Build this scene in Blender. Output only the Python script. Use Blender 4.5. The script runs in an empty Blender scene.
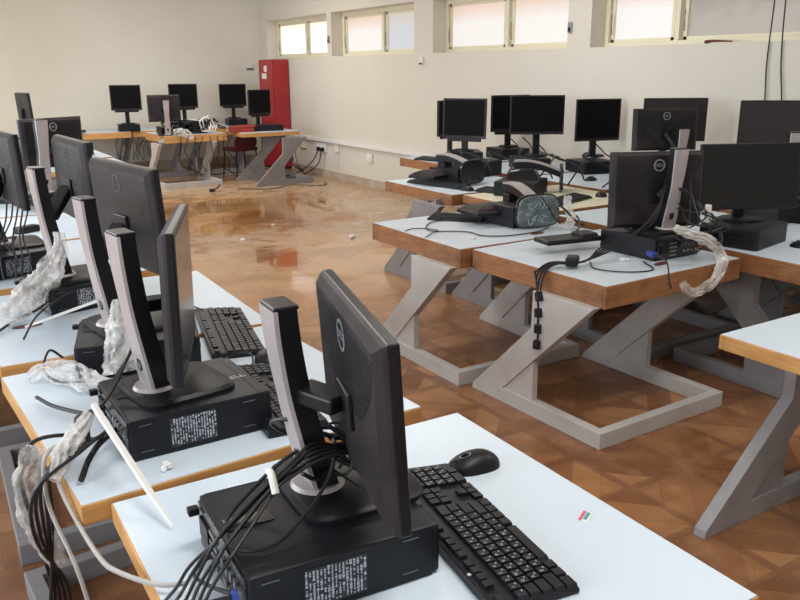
import bpy, bmesh, math, random
from mathutils import Vector, Matrix, noise
random.seed(7)
C = bpy.context.scene.collection
PI = math.pi

# ------------------------------------------------------------------ materials
def mat(name, col, rough=.5, metal=0., noise_amt=0., nscale=8., col2=None, bump=0., spec=.5, bscale=60., coat=0.):
    m = bpy.data.materials.new(name); m.use_nodes = True
    nt = m.node_tree; b = nt.nodes['Principled BSDF']
    def lin(c): return tuple(((v/255)/12.92 if v/255 <= .04045 else ((v/255+.055)/1.055)**2.4) for v in c)+(1,)
    b.inputs['Base Color'].default_value = lin(col)
    b.inputs['Roughness'].default_value = rough; b.inputs['Metallic'].default_value = metal
    b.inputs['Specular IOR Level'].default_value = spec
    if coat: b.inputs['Coat Weight'].default_value = coat
    if noise_amt or bump:
        tc = nt.nodes.new('ShaderNodeTexCoord')
    if noise_amt:
        n = nt.nodes.new('ShaderNodeTexNoise'); n.inputs['Scale'].default_value = nscale; n.inputs['Detail'].default_value = 6
        nt.links.new(tc.outputs['Object'], n.inputs['Vector'])
        r = nt.nodes.new('ShaderNodeMapRange'); r.inputs[1].default_value = .35; r.inputs[2].default_value = .7
        r.inputs[3].default_value = 0; r.inputs[4].default_value = noise_amt
        nt.links.new(n.outputs['Fac'], r.inputs[0])
        mx = nt.nodes.new('ShaderNodeMix'); mx.data_type = 'RGBA'
        mx.inputs[6].default_value = lin(col); mx.inputs[7].default_value = lin(col2 or tuple(v*.6 for v in col))
        nt.links.new(r.outputs[0], mx.inputs[0]); nt.links.new(mx.outputs[2], b.inputs['Base Color'])
    if bump:
        n2 = nt.nodes.new('ShaderNodeTexNoise'); n2.inputs['Scale'].default_value = bscale; n2.inputs['Detail'].default_value = 4
        nt.links.new(tc.outputs['Object'], n2.inputs['Vector'])
        bp = nt.nodes.new('ShaderNodeBump'); bp.inputs['Strength'].default_value = bump; bp.inputs['Distance'].default_value = .01
        nt.links.new(n2.outputs['Fac'], bp.inputs['Height']); nt.links.new(bp.outputs[0], b.inputs['Normal'])
    return m

def wood_mat(name, c1, c2, c3, rough=.45):
    m = mat(name, c1, rough); nt = m.node_tree; b = nt.nodes['Principled BSDF']
    def lin(c): return tuple(((v/255)/12.92 if v/255 <= .04045 else ((v/255+.055)/1.055)**2.4) for v in c)+(1,)
    tc = nt.nodes.new('ShaderNodeTexCoord'); mp = nt.nodes.new('ShaderNodeMapping'); mp.inputs['Scale'].default_value = (2, 2, 30)
    n = nt.nodes.new('ShaderNodeTexNoise'); n.inputs['Scale'].default_value = 3; n.inputs['Detail'].default_value = 5
    n2 = nt.nodes.new('ShaderNodeTexNoise'); n2.inputs['Scale'].default_value = 5; n2.inputs['Detail'].default_value = 8
    cr = nt.nodes.new('ShaderNodeValToRGB')
    cr.color_ramp.elements[0].color = lin(c2); cr.color_ramp.elements[0].position = .3
    cr.color_ramp.elements[1].color = lin(c1); cr.color_ramp.elements[1].position = .65
    r2 = nt.nodes.new('ShaderNodeMapRange'); r2.inputs[1].default_value = .52; r2.inputs[2].default_value = .72
    mx = nt.nodes.new('ShaderNodeMix'); mx.data_type = 'RGBA'; mx.inputs[7].default_value = lin(c3)
    L = nt.links.new
    L(tc.outputs['Object'], mp.inputs[0]); L(mp.outputs[0], n.inputs['Vector']); L(tc.outputs['Object'], n2.inputs['Vector'])
    L(n.outputs['Fac'], cr.inputs[0]); L(n2.outputs['Fac'], r2.inputs[0]); L(r2.outputs[0], mx.inputs[0])
    L(cr.outputs[0], mx.inputs[6]); L(mx.outputs[2], b.inputs['Base Color'])
    return m

M = {}
M['laminate'] = mat('white_laminate', (203,216,228), .35, noise_amt=.35, nscale=3, col2=(186,200,213), spec=.4)
M['laminate_dirty'] = mat('dusty_white_laminate', (203,213,222), .4, noise_amt=.6, nscale=5, col2=(178,186,196), spec=.4)
M['laminate_cream'] = mat('cream_laminate', (222,216,190), .4, noise_amt=.3, nscale=4)
M['wood_light'] = wood_mat('honey_wood_edging', (205,158,98), (186,136,78), (170,122,74))
M['wood_worn'] = wood_mat('worn_brown_wood_edging', (160,112,72), (134,88,56), (98,66,48))
M['frame_white'] = mat('pale_grey_paint', (190,187,184), .5, noise_amt=.5, nscale=6, col2=(166,160,156), bump=.1)
M['frame_grey'] = mat('grey_paint', (136,134,137), .45, noise_amt=.5, nscale=6, col2=(116,110,111))
M['frame_silver'] = mat('silver_grey_paint', (158,158,162), .35, noise_amt=.6, nscale=9, col2=(132,130,134))
M['frame_cream'] = mat('cream_paint', (208,192,158), .5, noise_amt=.4)
M['black'] = mat('black_plastic', (20,21,25), .42, spec=.3)
M['black_case'] = mat('black_steel_case', (19,21,26), .42, noise_amt=.5, nscale=14, col2=(28,30,35), bump=.04, bscale=300, spec=.28)
M['gloss_black'] = mat('glossy_black_plastic', (20,21,24), .22)
M['back'] = mat('dusty_black_plastic', (28,25,28), .5, noise_amt=.9, nscale=7, col2=(58,49,51), spec=.28)
M['rim'] = mat('black_rim_plastic', (22,24,30), .32, spec=.4)
M['screen'] = mat('dark_screen', (16,17,20), .18, spec=.5)
M['screen_matte'] = mat('dusty_screen', (15,14,16), .6, spec=.08)
M['screen_brown'] = mat('brown_reflection_screen', (52,44,46), .5, spec=.3)  # brownish room reflection put into the screen's base colour
M['silver'] = mat('silver_plastic', (176,168,168), .38, metal=.25, noise_amt=.4, nscale=12, col2=(150,142,142))
M['chrome'] = mat('dull_metal', (150,150,152), .3, metal=.9)
M['cable'] = mat('black_cable', (22,22,25), .45)
M['cable_grey'] = mat('grey_cable', (168,164,160), .5)
M['blue_plug'] = mat('blue_plug', (48,66,150), .4)
M['white_plastic'] = mat('white_plastic', (222,220,214), .4)
M['logo'] = mat('silver_logo', (150,152,156), .35, metal=.3)
M['logo_dim'] = mat('faded_logo', (86,84,88), .4, metal=.2)
M['label_grey'] = mat('grey_sticker', (40,42,50), .5)
M['slot_grey'] = mat('worn_slot_edge', (96,98,104), .4)
M['label_white'] = mat('white_print', (190,194,204), .5)
M['legend'] = mat('white_key_print', (190,192,198), .5)
M['keycap'] = mat('black_keycap', (24,25,31), .42, spec=.35)
M['red'] = mat('red_paint', (166,40,46), .38, noise_amt=.4, nscale=3, col2=(140,30,38))
M['maroon'] = mat('maroon_fabric', (84,28,34), .8)
M['brown_hole'] = mat('brown_grommet', (96,52,42), .6)
M['red_book'] = mat('red_box_card', (150,44,40), .5)
M['wallpaint'] = mat('beige_wall_paint', (212,206,194), .7, noise_amt=.35, nscale=1.1, col2=(203,196,182), bump=.03, bscale=25)
M['wallback'] = mat('beige_back_wall_paint', (226,222,210), .7, noise_amt=.6, nscale=.6, col2=(204,198,184))
M['winframe'] = mat('cream_window_paint', (226,218,192), .45, noise_amt=.3, nscale=4, col2=(212,202,172))
M['skirt'] = mat('dusty_skirting', (196,186,168), .6, noise_amt=.5)
M['skirt_tile'] = mat('dusty_skirting_tile', (186,172,154), .6, noise_amt=.8, nscale=5, col2=(160,142,124))
M['trunk'] = mat('white_trunking', (226,224,220), .45)
M['ceil'] = mat('ceiling_paint', (225,222,214), .8)
M['paper'] = mat('white_paper', (226,226,224), .7)
M['pink'] = mat('pink_print', (200,90,120), .5)
M['teal'] = mat('teal_print', (70,150,160), .5)
M['stick'] = mat('white_plastic_strip', (214,212,208), .35)

def plastic_film(name, col, alpha):
    m = mat(name, col, .2, spec=.8, bump=1.0, bscale=38)
    nt = m.node_tree; b = nt.nodes['Principled BSDF']; out = nt.nodes['Material Output']
    t = nt.nodes.new('ShaderNodeBsdfTransparent'); mx = nt.nodes.new('ShaderNodeMixShader')
    n = nt.nodes.new('ShaderNodeTexNoise'); n.inputs['Scale'].default_value = 14; n.inputs['Detail'].default_value = 6
    tc = nt.nodes.new('ShaderNodeTexCoord'); nt.links.new(tc.outputs['Object'], n.inputs['Vector'])
    r = nt.nodes.new('ShaderNodeMapRange'); r.inputs[1].default_value = .35; r.inputs[2].default_value = .62
    r.inputs[3].default_value = alpha-.3; r.inputs[4].default_value = min(1, alpha+.25)
    nt.links.new(n.outputs['Fac'], r.inputs[0]); nt.links.new(r.outputs[0], mx.inputs[0])
    nt.links.new(t.outputs[0], mx.inputs[1]); nt.links.new(b.outputs[0], mx.inputs[2]); nt.links.new(mx.outputs[0], out.inputs[0])
    return m
M['film'] = plastic_film('clear_plastic_film', (228,226,224), .42)
M['film_dark'] = plastic_film('film_over_black', (120,134,136), .55)
M['film_beige'] = plastic_film('cloudy_plastic_film', (224,221,216), .38)

def pane_mat(name, top, bot, strength, mottled=0):
    def lin(c): return tuple(((v/255)/12.92 if v/255 <= .04045 else ((v/255+.055)/1.055)**2.4) for v in c)+(1,)
    m = mat(name, bot, .4); nt = m.node_tree; b = nt.nodes['Principled BSDF']; L = nt.links.new
    tc = nt.nodes.new('ShaderNodeTexCoord'); sp = nt.nodes.new('ShaderNodeSeparateXYZ'); L(tc.outputs['Generated'], sp.inputs[0])
    n = nt.nodes.new('ShaderNodeTexNoise'); n.inputs['Scale'].default_value = 5; n.inputs['Detail'].default_value = 5; L(tc.outputs['Generated'], n.inputs['Vector'])
    ad = nt.nodes.new('ShaderNodeMath'); ad.operation = 'MULTIPLY_ADD'; ad.inputs[1].default_value = .15+mottled; L(n.outputs['Fac'], ad.inputs[0]); L(sp.outputs[2], ad.inputs[2])
    cr = nt.nodes.new('ShaderNodeValToRGB'); cr.color_ramp.elements[0].color = lin(bot); cr.color_ramp.elements[0].position = .62 if not mottled else .7
    cr.color_ramp.elements[1].color = lin(top); cr.color_ramp.elements[1].position = 1.0
    L(ad.outputs[0], cr.inputs[0]); L(cr.outputs[0], b.inputs['Emission Color']); b.inputs['Emission Strength'].default_value = strength
    b.inputs['Base Color'].default_value = (.2,.2,.2,1)
    return m
M['pane_white'] = pane_mat('bright_frosted_pane', (250,225,205), (255,255,252), 1.15)
M['pane_pink'] = pane_mat('frosted_pane', (222,192,172), (234,228,224), .92)
M['pane_blue'] = pane_mat('cool_frosted_pane', (206,196,186), (202,206,214), .8)
M['pane_dusty'] = pane_mat('dusty_pane', (150,138,118), (176,164,146), .62, .6)

# floor: parquet, dust and a wet film
def floor_mat():
    m = bpy.data.materials.new('parquet_floor'); m.use_nodes = True
    nt = m.node_tree; b = nt.nodes['Principled BSDF']; L = nt.links.new; N = nt.nodes.new
    def lin(c): return tuple(((v/255)/12.92 if v/255 <= .04045 else ((v/255+.055)/1.055)**2.4) for v in c)+(1,)
    def math_(op, a, b_=None, c=None, clamp=False):
        n = N('ShaderNodeMath'); n.operation = op; n.use_clamp = clamp
        for i, v in enumerate((a, b_, c)):
            if v is None: continue
            if isinstance(v, (int, float)): n.inputs[i].default_value = v
            else: L(v, n.inputs[i])
        return n.outputs[0]
    def mixc(f, a, c):
        n = N('ShaderNodeMix'); n.data_type = 'RGBA'
        if isinstance(f, (int, float)): n.inputs[0].default_value = f
        else: L(f, n.inputs[0])
        for i, v in ((6, a), (7, c)):
            if isinstance(v, tuple): n.inputs[i].default_value = v
            else: L(v, n.inputs[i])
        return n.outputs[2]
    tc = N('ShaderNodeTexCoord')
    mp = N('ShaderNodeMapping'); mp.inputs['Rotation'].default_value = (0, 0, .785); L(tc.outputs['Object'], mp.inputs[0])
    # panels (squares) of alternating plank direction
    S = .34
    sx = N('ShaderNodeSeparateXYZ'); L(tc.outputs['Object'], sx.inputs[0])
    X, Y = sx.outputs[0], sx.outputs[1]
    fx = math_('FLOOR', math_('DIVIDE', X, S)); fy = math_('FLOOR', math_('DIVIDE', Y, S))
    chk = math_('MODULO', math_('ADD', math_('ADD', fx, fy), 200), 2)
    u = math_('DIVIDE', math_('ADD', X, Y), S*.5); v = math_('DIVIDE', math_('SUBTRACT', X, Y), S*.5)
    # plank coordinate: diagonal one way or other
    pl = math_('ADD', math_('MULTIPLY', u, chk), math_('MULTIPLY', v, math_('SUBTRACT', 1, chk)))
    pli = math_('FLOOR', pl)
    cv = N('ShaderNodeCombineXYZ'); L(fx, cv.inputs[0]); L(fy, cv.inputs[1]); L(pli, cv.inputs[2])
    wn = N('ShaderNodeTexWhiteNoise'); wn.noise_dimensions = '3D'; L(cv.outputs[0], wn.inputs['Vector'])
    cr = N('ShaderNodeValToRGB'); e = cr.color_ramp.elements
    e[0].color = lin((126,84,56)); e[0].position = 0; e[1].color = lin((172,124,84)); e[1].position = 1
    x = cr.color_ramp.elements.new(.5); x.color = lin((148,102,68))
    L(wn.outputs['Value'], cr.inputs[0])
    # border strips
    lx = math_('ABSOLUTE', math_('SUBTRACT', math_('FRACT', math_('DIVIDE', X, S)), .5))
    ly = math_('ABSOLUTE', math_('SUBTRACT', math_('FRACT', math_('DIVIDE', Y, S)), .5))
    bord = math_('GREATER_THAN', math_('MAXIMUM', lx, ly), .44)
    base = mixc(math_('MULTIPLY', bord, .7), cr.outputs[0], lin((124,84,60)))
    gap = math_('LESS_THAN', math_('FRACT', pl), .035)
    base = mixc(math_('MULTIPLY', gap, .35), base, lin((70,44,30)))
    def nz(sc, det=6, dist=0, vec=None):
        n = N('ShaderNodeTexNoise'); n.inputs['Scale'].default_value = sc; n.inputs['Detail'].default_value = det; n.inputs['Distortion'].default_value = dist
        L(vec or tc.outputs['Object'], n.inputs['Vector']); return n.outputs['Fac']
    def rng(f, a, b_, c=0, d=1):
        n = N('ShaderNodeMapRange'); n.inputs[1].default_value = a; n.inputs[2].default_value = b_; n.inputs[3].default_value = c; n.inputs[4].default_value = d
        L(f, n.inputs[0]); return n.outputs[0]
    # grime and stain
    base = mixc(rng(nz(2.2, 8), .42, .68, 0, .6), base, lin((104,66,44)))
    base = mixc(rng(nz(9, 6), .5, .75, 0, .35), base, lin((186,142,100)))
    # far zone: sandy mud plus tan wet-floor reflection painted in, by distance
    far = rng(math_('ADD', Y, math_('MULTIPLY', nz(.8, 4), 1.5)), 4.8, 7.2)
    far = math_('MULTIPLY', far, .62)
    base = mixc(far, base, lin((204,160,108)))
    red = math_('MULTIPLY', rng(nz(.9, 7, .6), .5, .6), rng(Y, 4.5, 6))  # brown patches: stain and wet-floor reflections painted into the colour
    base = mixc(math_('MULTIPLY', red, .7), base, lin((148,90,42)))
    # dusty dry band stretching across, and along the wall
    wob = math_('MULTIPLY', math_('SUBTRACT', nz(1.3, 6), .5), 2.6)
    yb = math_('ADD', Y, wob)
    band = math_('SUBTRACT', 1, math_('DIVIDE', math_('ABSOLUTE', math_('SUBTRACT', yb, 7.7)), .9), None, True)
    band2 = rng(math_('ADD', yb, math_('MULTIPLY', math_('SUBTRACT', X, 3), .5)), 10.6, 11.6)
    band3 = rng(math_('ADD', X, math_('MULTIPLY', wob, .3)), 5.05, 5.6)
    dust = math_('MAXIMUM', math_('MAXIMUM', math_('MULTIPLY', band, 1.3, None, True), band2), band3)
    dust = math_('MULTIPLY', dust, rng(nz(5, 8), .3, .55))
    base = mixc(math_('MULTIPLY', dust, .75), base, lin((176,154,132)))
    L(base, b.inputs['Base Color'])
    wet = math_('MULTIPLY', rng(Y, 4.0, 6.5), math_('SUBTRACT', 1, dust, None, True))
    wet2 = rng(nz(.9, 4, .4), .42, .5)
    wet = math_('MULTIPLY', wet, rng(nz(1.1, 5, .8), .36, .47))
    near = math_('MULTIPLY', rng(nz(1.6, 5, .5), .48, .6), .5)
    w = math_('MAXIMUM', wet, near)
    rough = rng(w, 0, 1, .42, .07)
    L(rough, b.inputs['Roughness'])
    b.inputs['Specular IOR Level'].default_value = .5
    cw = math_('MULTIPLY', wet, .6); L(cw, b.inputs['Coat Weight']); b.inputs['Coat Roughness'].default_value = .03
    bp = N('ShaderNodeBump'); bp.inputs['Strength'].default_value = .12; bp.inputs['Distance'].default_value = .004
    L(math_('MULTIPLY', nz(30, 4), math_('SUBTRACT', 1.1, w)), bp.inputs['Height']); L(bp.outputs[0], b.inputs['Normal'])
    return m
M['floor'] = floor_mat()

# ------------------------------------------------------------------ geometry helpers
class MB:
    def __init__(s): s.bm = bmesh.new()
    def _add(s, vs, faces, mtx=None):
        v = [s.bm.verts.new(mtx @ Vector(p) if mtx else Vector(p)) for p in vs]
        for f in faces:
            try: s.bm.faces.new([v[i] for i in f])
            except ValueError: pass
        return v
    def box(s, c, d, mtx=None, bev=0):
        x, y, z = c; a, b, h = d[0]/2, d[1]/2, d[2]/2
        vs = [(x-a,y-b,z-h),(x+a,y-b,z-h),(x+a,y+b,z-h),(x-a,y+b,z-h),(x-a,y-b,z+h),(x+a,y-b,z+h),(x+a,y+b,z+h),(x-a,y+b,z+h)]
        fs = [(0,3,2,1),(4,5,6,7),(0,1,5,4),(1,2,6,5),(2,3,7,6),(3,0,4,7)]
        v = s._add(vs, fs, mtx)
        if bev:
            es = set(e for q in v for e in q.link_edges)
            bmesh.ops.bevel(s.bm, geom=list(es), offset=bev, segments=2, affect='EDGES', profile=.5)
        return s
    def prism(s, poly, axis, a, b, mtx=None, bev=0):
        """extrude 2D polygon along axis from a to b; poly in the two other axes, in order"""
        n = len(poly)
        def P(p, t):
            return (t, p[0], p[1]) if axis == 'x' else ((p[0], t, p[1]) if axis == 'y' else (p[0], p[1], t))
        vs = [P(p, a) for p in poly]+[P(p, b) for p in poly]
        fs = [tuple(range(n))[::-1], tuple(range(n, 2*n))]+[(i, (i+1) % n, n+(i+1) % n, n+i) for i in range(n)]
        v = s._add(vs, fs, mtx)
        if bev:
            es = set(e for q in v for e in q.link_edges)
            bmesh.ops.bevel(s.bm, geom=list(es), offset=bev, segments=2, affect='EDGES', profile=.5)
        return s
    def loft(s, rings, cap=True, mtx=None, closed=True):
        n = len(rings[0]); vs = [p for r in rings for p in r]; fs = []
        for k in range(len(rings)-1):
            for i in range(n if closed else n-1):
                j = (i+1) % n
                fs.append((k*n+i, k*n+j, (k+1)*n+j, (k+1)*n+i))
        if cap:
            fs.append(tuple(range(n))[::-1]); fs.append(tuple(range((len(rings)-1)*n, len(rings)*n)))
        s._add(vs, fs, mtx); return s
    def cyl(s, c, r, h, seg=20, r2=None, mtx=None):
        r2 = r if r2 is None else r2
        R = [[(c[0]+q*math.cos(t*2*PI/seg), c[1]+q*math.sin(t*2*PI/seg), z) for t in range(seg)] for q, z in ((r, c[2]), (r2, c[2]+h))]
        return s.loft(R, mtx=mtx)
    def tube(s, pts, r, seg=6, smooth=6):
        pts = [Vector(p) for p in pts]
        if smooth > 1 and len(pts) > 2:
            P = [pts[0]*2-pts[1]]+pts+[pts[-1]*2-pts[-2]]; out = []
            for i in range(1, len(P)-2):
                p0, p1, p2, p3 = P[i-1:i+3]
                for k in range(smooth):
                    t = k/smooth
                    out.append(.5*((2*p1)+(p2-p0)*t+(2*p0-5*p1+4*p2-p3)*t*t+(3*p1-p0-3*p2+p3)*t**3))
            out.append(pts[-1]); pts = out
        rings = []; up = Vector((0,0,1)); prev = None
        for i, p in enumerate(pts):
            d = (pts[min(i+1, len(pts)-1)]-pts[max(i-1, 0)]).normalized()
            if prev is None:
                a = d.cross(up) if abs(d.z) < .95 else d.cross(Vector((1,0,0)))
            else: a = prev-d*prev.dot(d)
            if a.length < 1e-6: a = d.orthogonal()
            a.normalize(); prev = a; b = d.cross(a)
            rr = r(i/(len(pts)-1)) if callable(r) else r
            rings.append([tuple(p+(a*math.cos(t*2*PI/seg)+b*math.sin(t*2*PI/seg))*rr) for t in range(seg)])
        return s.loft(rings)
    def ring(s, c, r1, r2, h, seg=28, mtx=None):
        o = [[(c[0]+q*math.cos(t*2*PI/seg), c[1]+q*math.sin(t*2*PI/seg), z) for t in range(seg)] for q, z in ((r1, c[2]), (r1, c[2]+h), (r2, c[2]+h), (r2, c[2]), (r1, c[2]))]
        return s.loft(o, cap=False, mtx=mtx)
    def build(s, name, m, parent=None, mtx=None, smooth=False):
        bmesh.ops.recalc_face_normals(s.bm, faces=s.bm.faces)
        me = bpy.data.meshes.new(name); s.bm.to_mesh(me); s.bm.free()
        me.materials.append(M[m] if isinstance(m, str) else m)
        if smooth:
            for p in me.polygons: p.use_smooth = True
            try: me.set_sharp_from_angle(angle=math.radians(40))
            except Exception: pass
        o = bpy.data.objects.new(name, me); C.objects.link(o)
        if parent: o.parent = parent
        if mtx: o.matrix_local = mtx
        return o

def tag(o, label=None, cat=None, group=None, kind=None):
    if label: o['label'] = label
    if cat: o['category'] = cat
    if group: o['group'] = group
    if kind: o['kind'] = kind
    return o
def empty(name, loc, rz, label, cat, group=None):
    o = bpy.data.objects.new(name, None); C.objects.link(o); o.empty_display_size = .05
    o.location = loc; o.rotation_euler = (0, 0, rz)
    return tag(o, label, cat, group)
def text_mesh(txt, size, name, m, parent, mtx, ext=.0006, shear=0):
    cu = bpy.data.curves.new('t', 'FONT'); cu.body = txt; cu.size = size; cu.align_x = 'CENTER'; cu.align_y = 'CENTER'; cu.extrude = ext; cu.resolution_u = 2
    to = bpy.data.objects.new('t', cu); C.objects.link(to)
    dg = bpy.context.evaluated_depsgraph_get()
    me = bpy.data.meshes.new_from_object(to.evaluated_get(dg)); bpy.data.objects.remove(to); bpy.data.curves.remove(cu)
    me.materials.clear(); me.materials.append(M[m]); me.name = name
    o = bpy.data.objects.new(name, me); C.objects.link(o); o.parent = parent; o.matrix_local = mtx
    return o
def RX(a): return Matrix.Rotation(a, 4, 'X')
def RY(a): return Matrix.Rotation(a, 4, 'Y')
def RZ(a): return Matrix.Rotation(a, 4, 'Z')
def T(x, y, z): return Matrix.Translation((x, y, z))

# ------------------------------------------------------------------ the room
XW, YB, XL, YF, ZC = 5.94, 14.3, -3.2, -3.0, 3.3
def struct(o): o['kind'] = 'structure'; return o
struct(MB().box(((XL+XW)/2, (YF+YB)/2, -.05), (XW-XL+1, YB-YF+1, .1)).build('floor', 'floor'))
struct(MB().box(((XL+XW)/2, (YF+YB)/2, ZC+.05), (XW-XL+1, YB-YF+1, .1)).build('ceiling', 'ceil'))
struct(MB().box(((XL+XW)/2, YB+.1, ZC/2), (XW-XL+1, .2, ZC)).build('wall_back', 'wallback'))
struct(MB().box(((XL+XW)/2, YF-.1, ZC/2), (XW-XL+1, .2, ZC)).build('wall_front', 'wallback'))
# window wall with recesses
ZS, ZT, TH = 1.852, 2.487, .27
wins = [(11.62, 13.95), (9.17, 11.47), (6.34, 8.74), (3.82, 6.02), (1.2, 3.5), (-1.4, .9)]
w = MB()
w.box((XW+TH/2, (YF+YB)/2, ZS/2), (TH, YB-YF, ZS))
w.box((XW+TH/2, (YF+YB)/2, (ZT+ZC)/2), (TH, YB-YF, ZC-ZT))
edges = sorted([YF]+[e for p in wins for e in p]+[YB])
for i in range(0, len(edges), 2):
    a, b = edges[i], edges[i+1]
    w.box((XW+TH/2, (a+b)/2, (ZS+ZT)/2), (TH, b-a, ZT-ZS))
struct(w.build('wall_right', 'wallpaint'))
panes = [[('pane_white', 12.78, 13.93), ('pane_white', 11.64, 12.74)],
         [('pane_pink', 10.3, 11.45), ('pane_blue', 9.19, 10.26)],
         [('pane_pink', 7.56, 8.72), ('pane_pink', 6.36, 7.52)],
         [('pane_pink', 5.17, 6.0), ('pane_dusty', 3.84, 5.13)],
         [('pane_pink', 2.4, 3.48), ('pane_pink', 1.22, 2.36)],
         [('pane_pink', -.2, .88), ('pane_pink', -1.38, -.24)]]
for n, ((y0, y1), ps) in enumerate(zip(wins, panes), 1):
    xg = XW+TH-.04
    f = MB()
    for z in (ZS+.02, ZT-.03): f.box((xg, (y0+y1)/2, z), (.076, y1-y0-.004, .045 if z < 2 else .06), bev=.004)
    for y in (y0+.02, y1-.02, (ps[0][1]+ps[1][2])/2): f.box((xg, y, (ZS+ZT)/2), (.07, .05, ZT-ZS-.03), bev=.004)
    fr = struct(f.build('window_%d' % n, 'winframe'))
    for k, (pm, a, b) in enumerate(ps):
        s = MB(); tilt = {(2,1): .05, (1,0): .02}.get((n, k), 0)
        for z in (ZS+.055, ZT-.075): s.box((xg+.012, (a+b)/2, z), (.03, b-a-.06, .035))
        for y in (a+.05, b-.05): s.box((xg+.012, y, (ZS+ZT)/2), (.03, .035, ZT-ZS-.09))
        s.build('sash', 'winframe', fr)
        MB().box((xg+.02, (a+b)/2, (ZS+ZT)/2-.01), (.008, b-a-.12, ZT-ZS-.14)).build('pane', pm, fr)
        hb = MB(); hb.tube([(xg-.036, b-.06, ZS+.3), (xg-.045, b-.065, ZS+.22), (xg-.03, b-.06, ZS+.12)], .006); hb.build('latch', 'chrome', fr)
# far left wall: solid, with tall windows that let in daylight
w = MB(); LW = [(-1.5, 1.2), (2.2, 4.9), (5.9, 8.6), (9.6, 12.3)]
w.box((XL-.1, (YF+YB)/2, .5), (.2, YB-YF, 1.0)); w.box((XL-.1, (YF+YB)/2, (2.6+ZC)/2), (.2, YB-YF, ZC-2.6))
ed = sorted([YF]+[e for p in LW for e in p]+[YB])
for i in range(0, len(ed), 2): w.box((XL-.1, (ed[i]+ed[i+1])/2, 1.8), (.2, ed[i+1]-ed[i], 1.6))
struct(w.build('wall_left', 'wallpaint'))
for n, (a, b) in enumerate(LW, 7):
    f = MB()
    for z in (1.02, 2.58): f.box((XL-.1, (a+b)/2, z), (.06, b-a, .05))
    for y in (a+.03, (a+b)/2, b-.03): f.box((XL-.1, y, 1.8), (.06, .06, 1.6))
    struct(f.build('window_%d' % n, 'winframe'))
# skirtings
struct(MB().box((XW-.012, (YF+YB)/2, .05), (.024, YB-YF, .1)).box((XW-.014, (YF+YB)/2, .1), (.028, YB-YF, .012)).build('baseboard_right', 'skirt_tile'))
struct(MB().box(((XL+XW)/2, YB-.012, .07), (XW-XL, .024, .14)).build('baseboard_back', 'skirt_tile'))
struct(MB().box(((XL+XW)/2, YB-.02, .15), (XW-XL, .028, .02)).build('trim_1', 'skirt'))
# cable trunking along the walls
tr = MB()
tr.prism([(XW-.058, .55), (XW-.003, .55), (XW-.003, .61), (XW-.058, .61)], 'y', 1.0, 13.6, bev=.006)
tag(tr.build('cable_trunking', 'trunk'), 'long white plastic cable trunking fixed along the window wall below the windows', 'cable trunking')
def socket(loc, sz, label, rz=0, name='wall_socket', plugs=0):
    t = empty(name, loc, rz, label, 'socket')
    MB().box((0, 0, 0), (.03, sz[0], sz[1]), bev=.005).build('face_plate', 'white_plastic', t)
    MB().box((-.018, 0, 0), (.008, sz[0]*.5, sz[1]*.25)).build('switch', 'trunk', t)
    for k in range(plugs):
        MB().box((-.04, sz[0]*(-.3+.42*k), -.03), (.05, .055, .06), bev=.008).build('plug', 'black', t)
socket((XW-.015, 12.62, .47), (.24, .15), 'white wall socket box under the trunking nearest the red cabinet')
socket((XW-.015, 11.9, .46), (.34, .15), 'white double wall socket with two black plugs in it, under the trunking', plugs=2)
socket((XW-.015, 11.37, .49), (.14, .14), 'small white wall box just beside the double socket with black plugs')
socket((XW-.015, 10.34, .42), (.15, .13), 'beige blank socket plate low on the window wall, alone between bench and sockets')
def thermostat(loc, label, sc=1):
    t = empty('wall_switch', loc, 0, label, 'switch')
    MB().box((0, 0, 0), (.03, .07*sc, .09*sc), bev=.004).build('face_plate', 'white_plastic', t)
    MB().box((-.018, 0, -.035*sc), (.016, .05*sc, .02*sc)).build('switch_lever', 'black', t)
thermostat((XW-.015, 8.97, 1.76), 'small white switch with dark lever on the pillar below the windows')
t = empty('window_latch', (XW-.01, 6.3, 2.05), 0, 'dull metal latch plate on the edge of the pillar between two windows', 'latch')
MB().box((0, 0, 0), (.02, .05, .1), bev=.003).build('latch_plate', 'chrome', t); MB().box((-.014, 0, -.02), (.014, .02, .04)).build('latch_bolt', 'black', t)
t = empty('window_latch', (XW-.01, 11.55, 2.1), 0, 'dull metal latch plate on the narrow pillar beside the brightest window', 'latch')
MB().box((0, 0, 0), (.02, .05, .1), bev=.003).build('latch_plate', 'chrome', t); MB().box((-.014, 0, -.02), (.014, .02, .04)).build('latch_bolt', 'black', t)
t = empty('window_stay', (XW+.03, 4.6, ZS+.012), 0, 'small bronze window stay lying on the sill of the dusty pane', 'window stay')
MB().tube([(0, -.16, .0), (0, .02, .008), (.0, .1, 0)], lambda s: .006+.012*s, smooth=3).build('stay_bar', 'brown_hole', t)
t = empty('wall_switch', (5.73, YB-.015, 1.73), PI/2, 'small white switch on the back wall just beside the top of red cabinet', 'switch')
MB().box((0, 0, 0), (.03, .1, .08), bev=.004).build('face_plate', 'white_plastic', t); MB().box((.0, 0, -.05), (.05, .12, .02)).build('switch_lever', 'label_grey', t)
t = empty('wall_socket', (3.8, YB-.02, .38), PI/2, 'white socket strip on the back wall behind hanging cables', 'socket')
MB().box((0, 0, 0), (.04, .55, .16), bev=.006).build('face_plate', 'white_plastic', t); MB().box((-.022, .1, 0), (.01, .1, .06)).build('switch', 'trunk', t)
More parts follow.
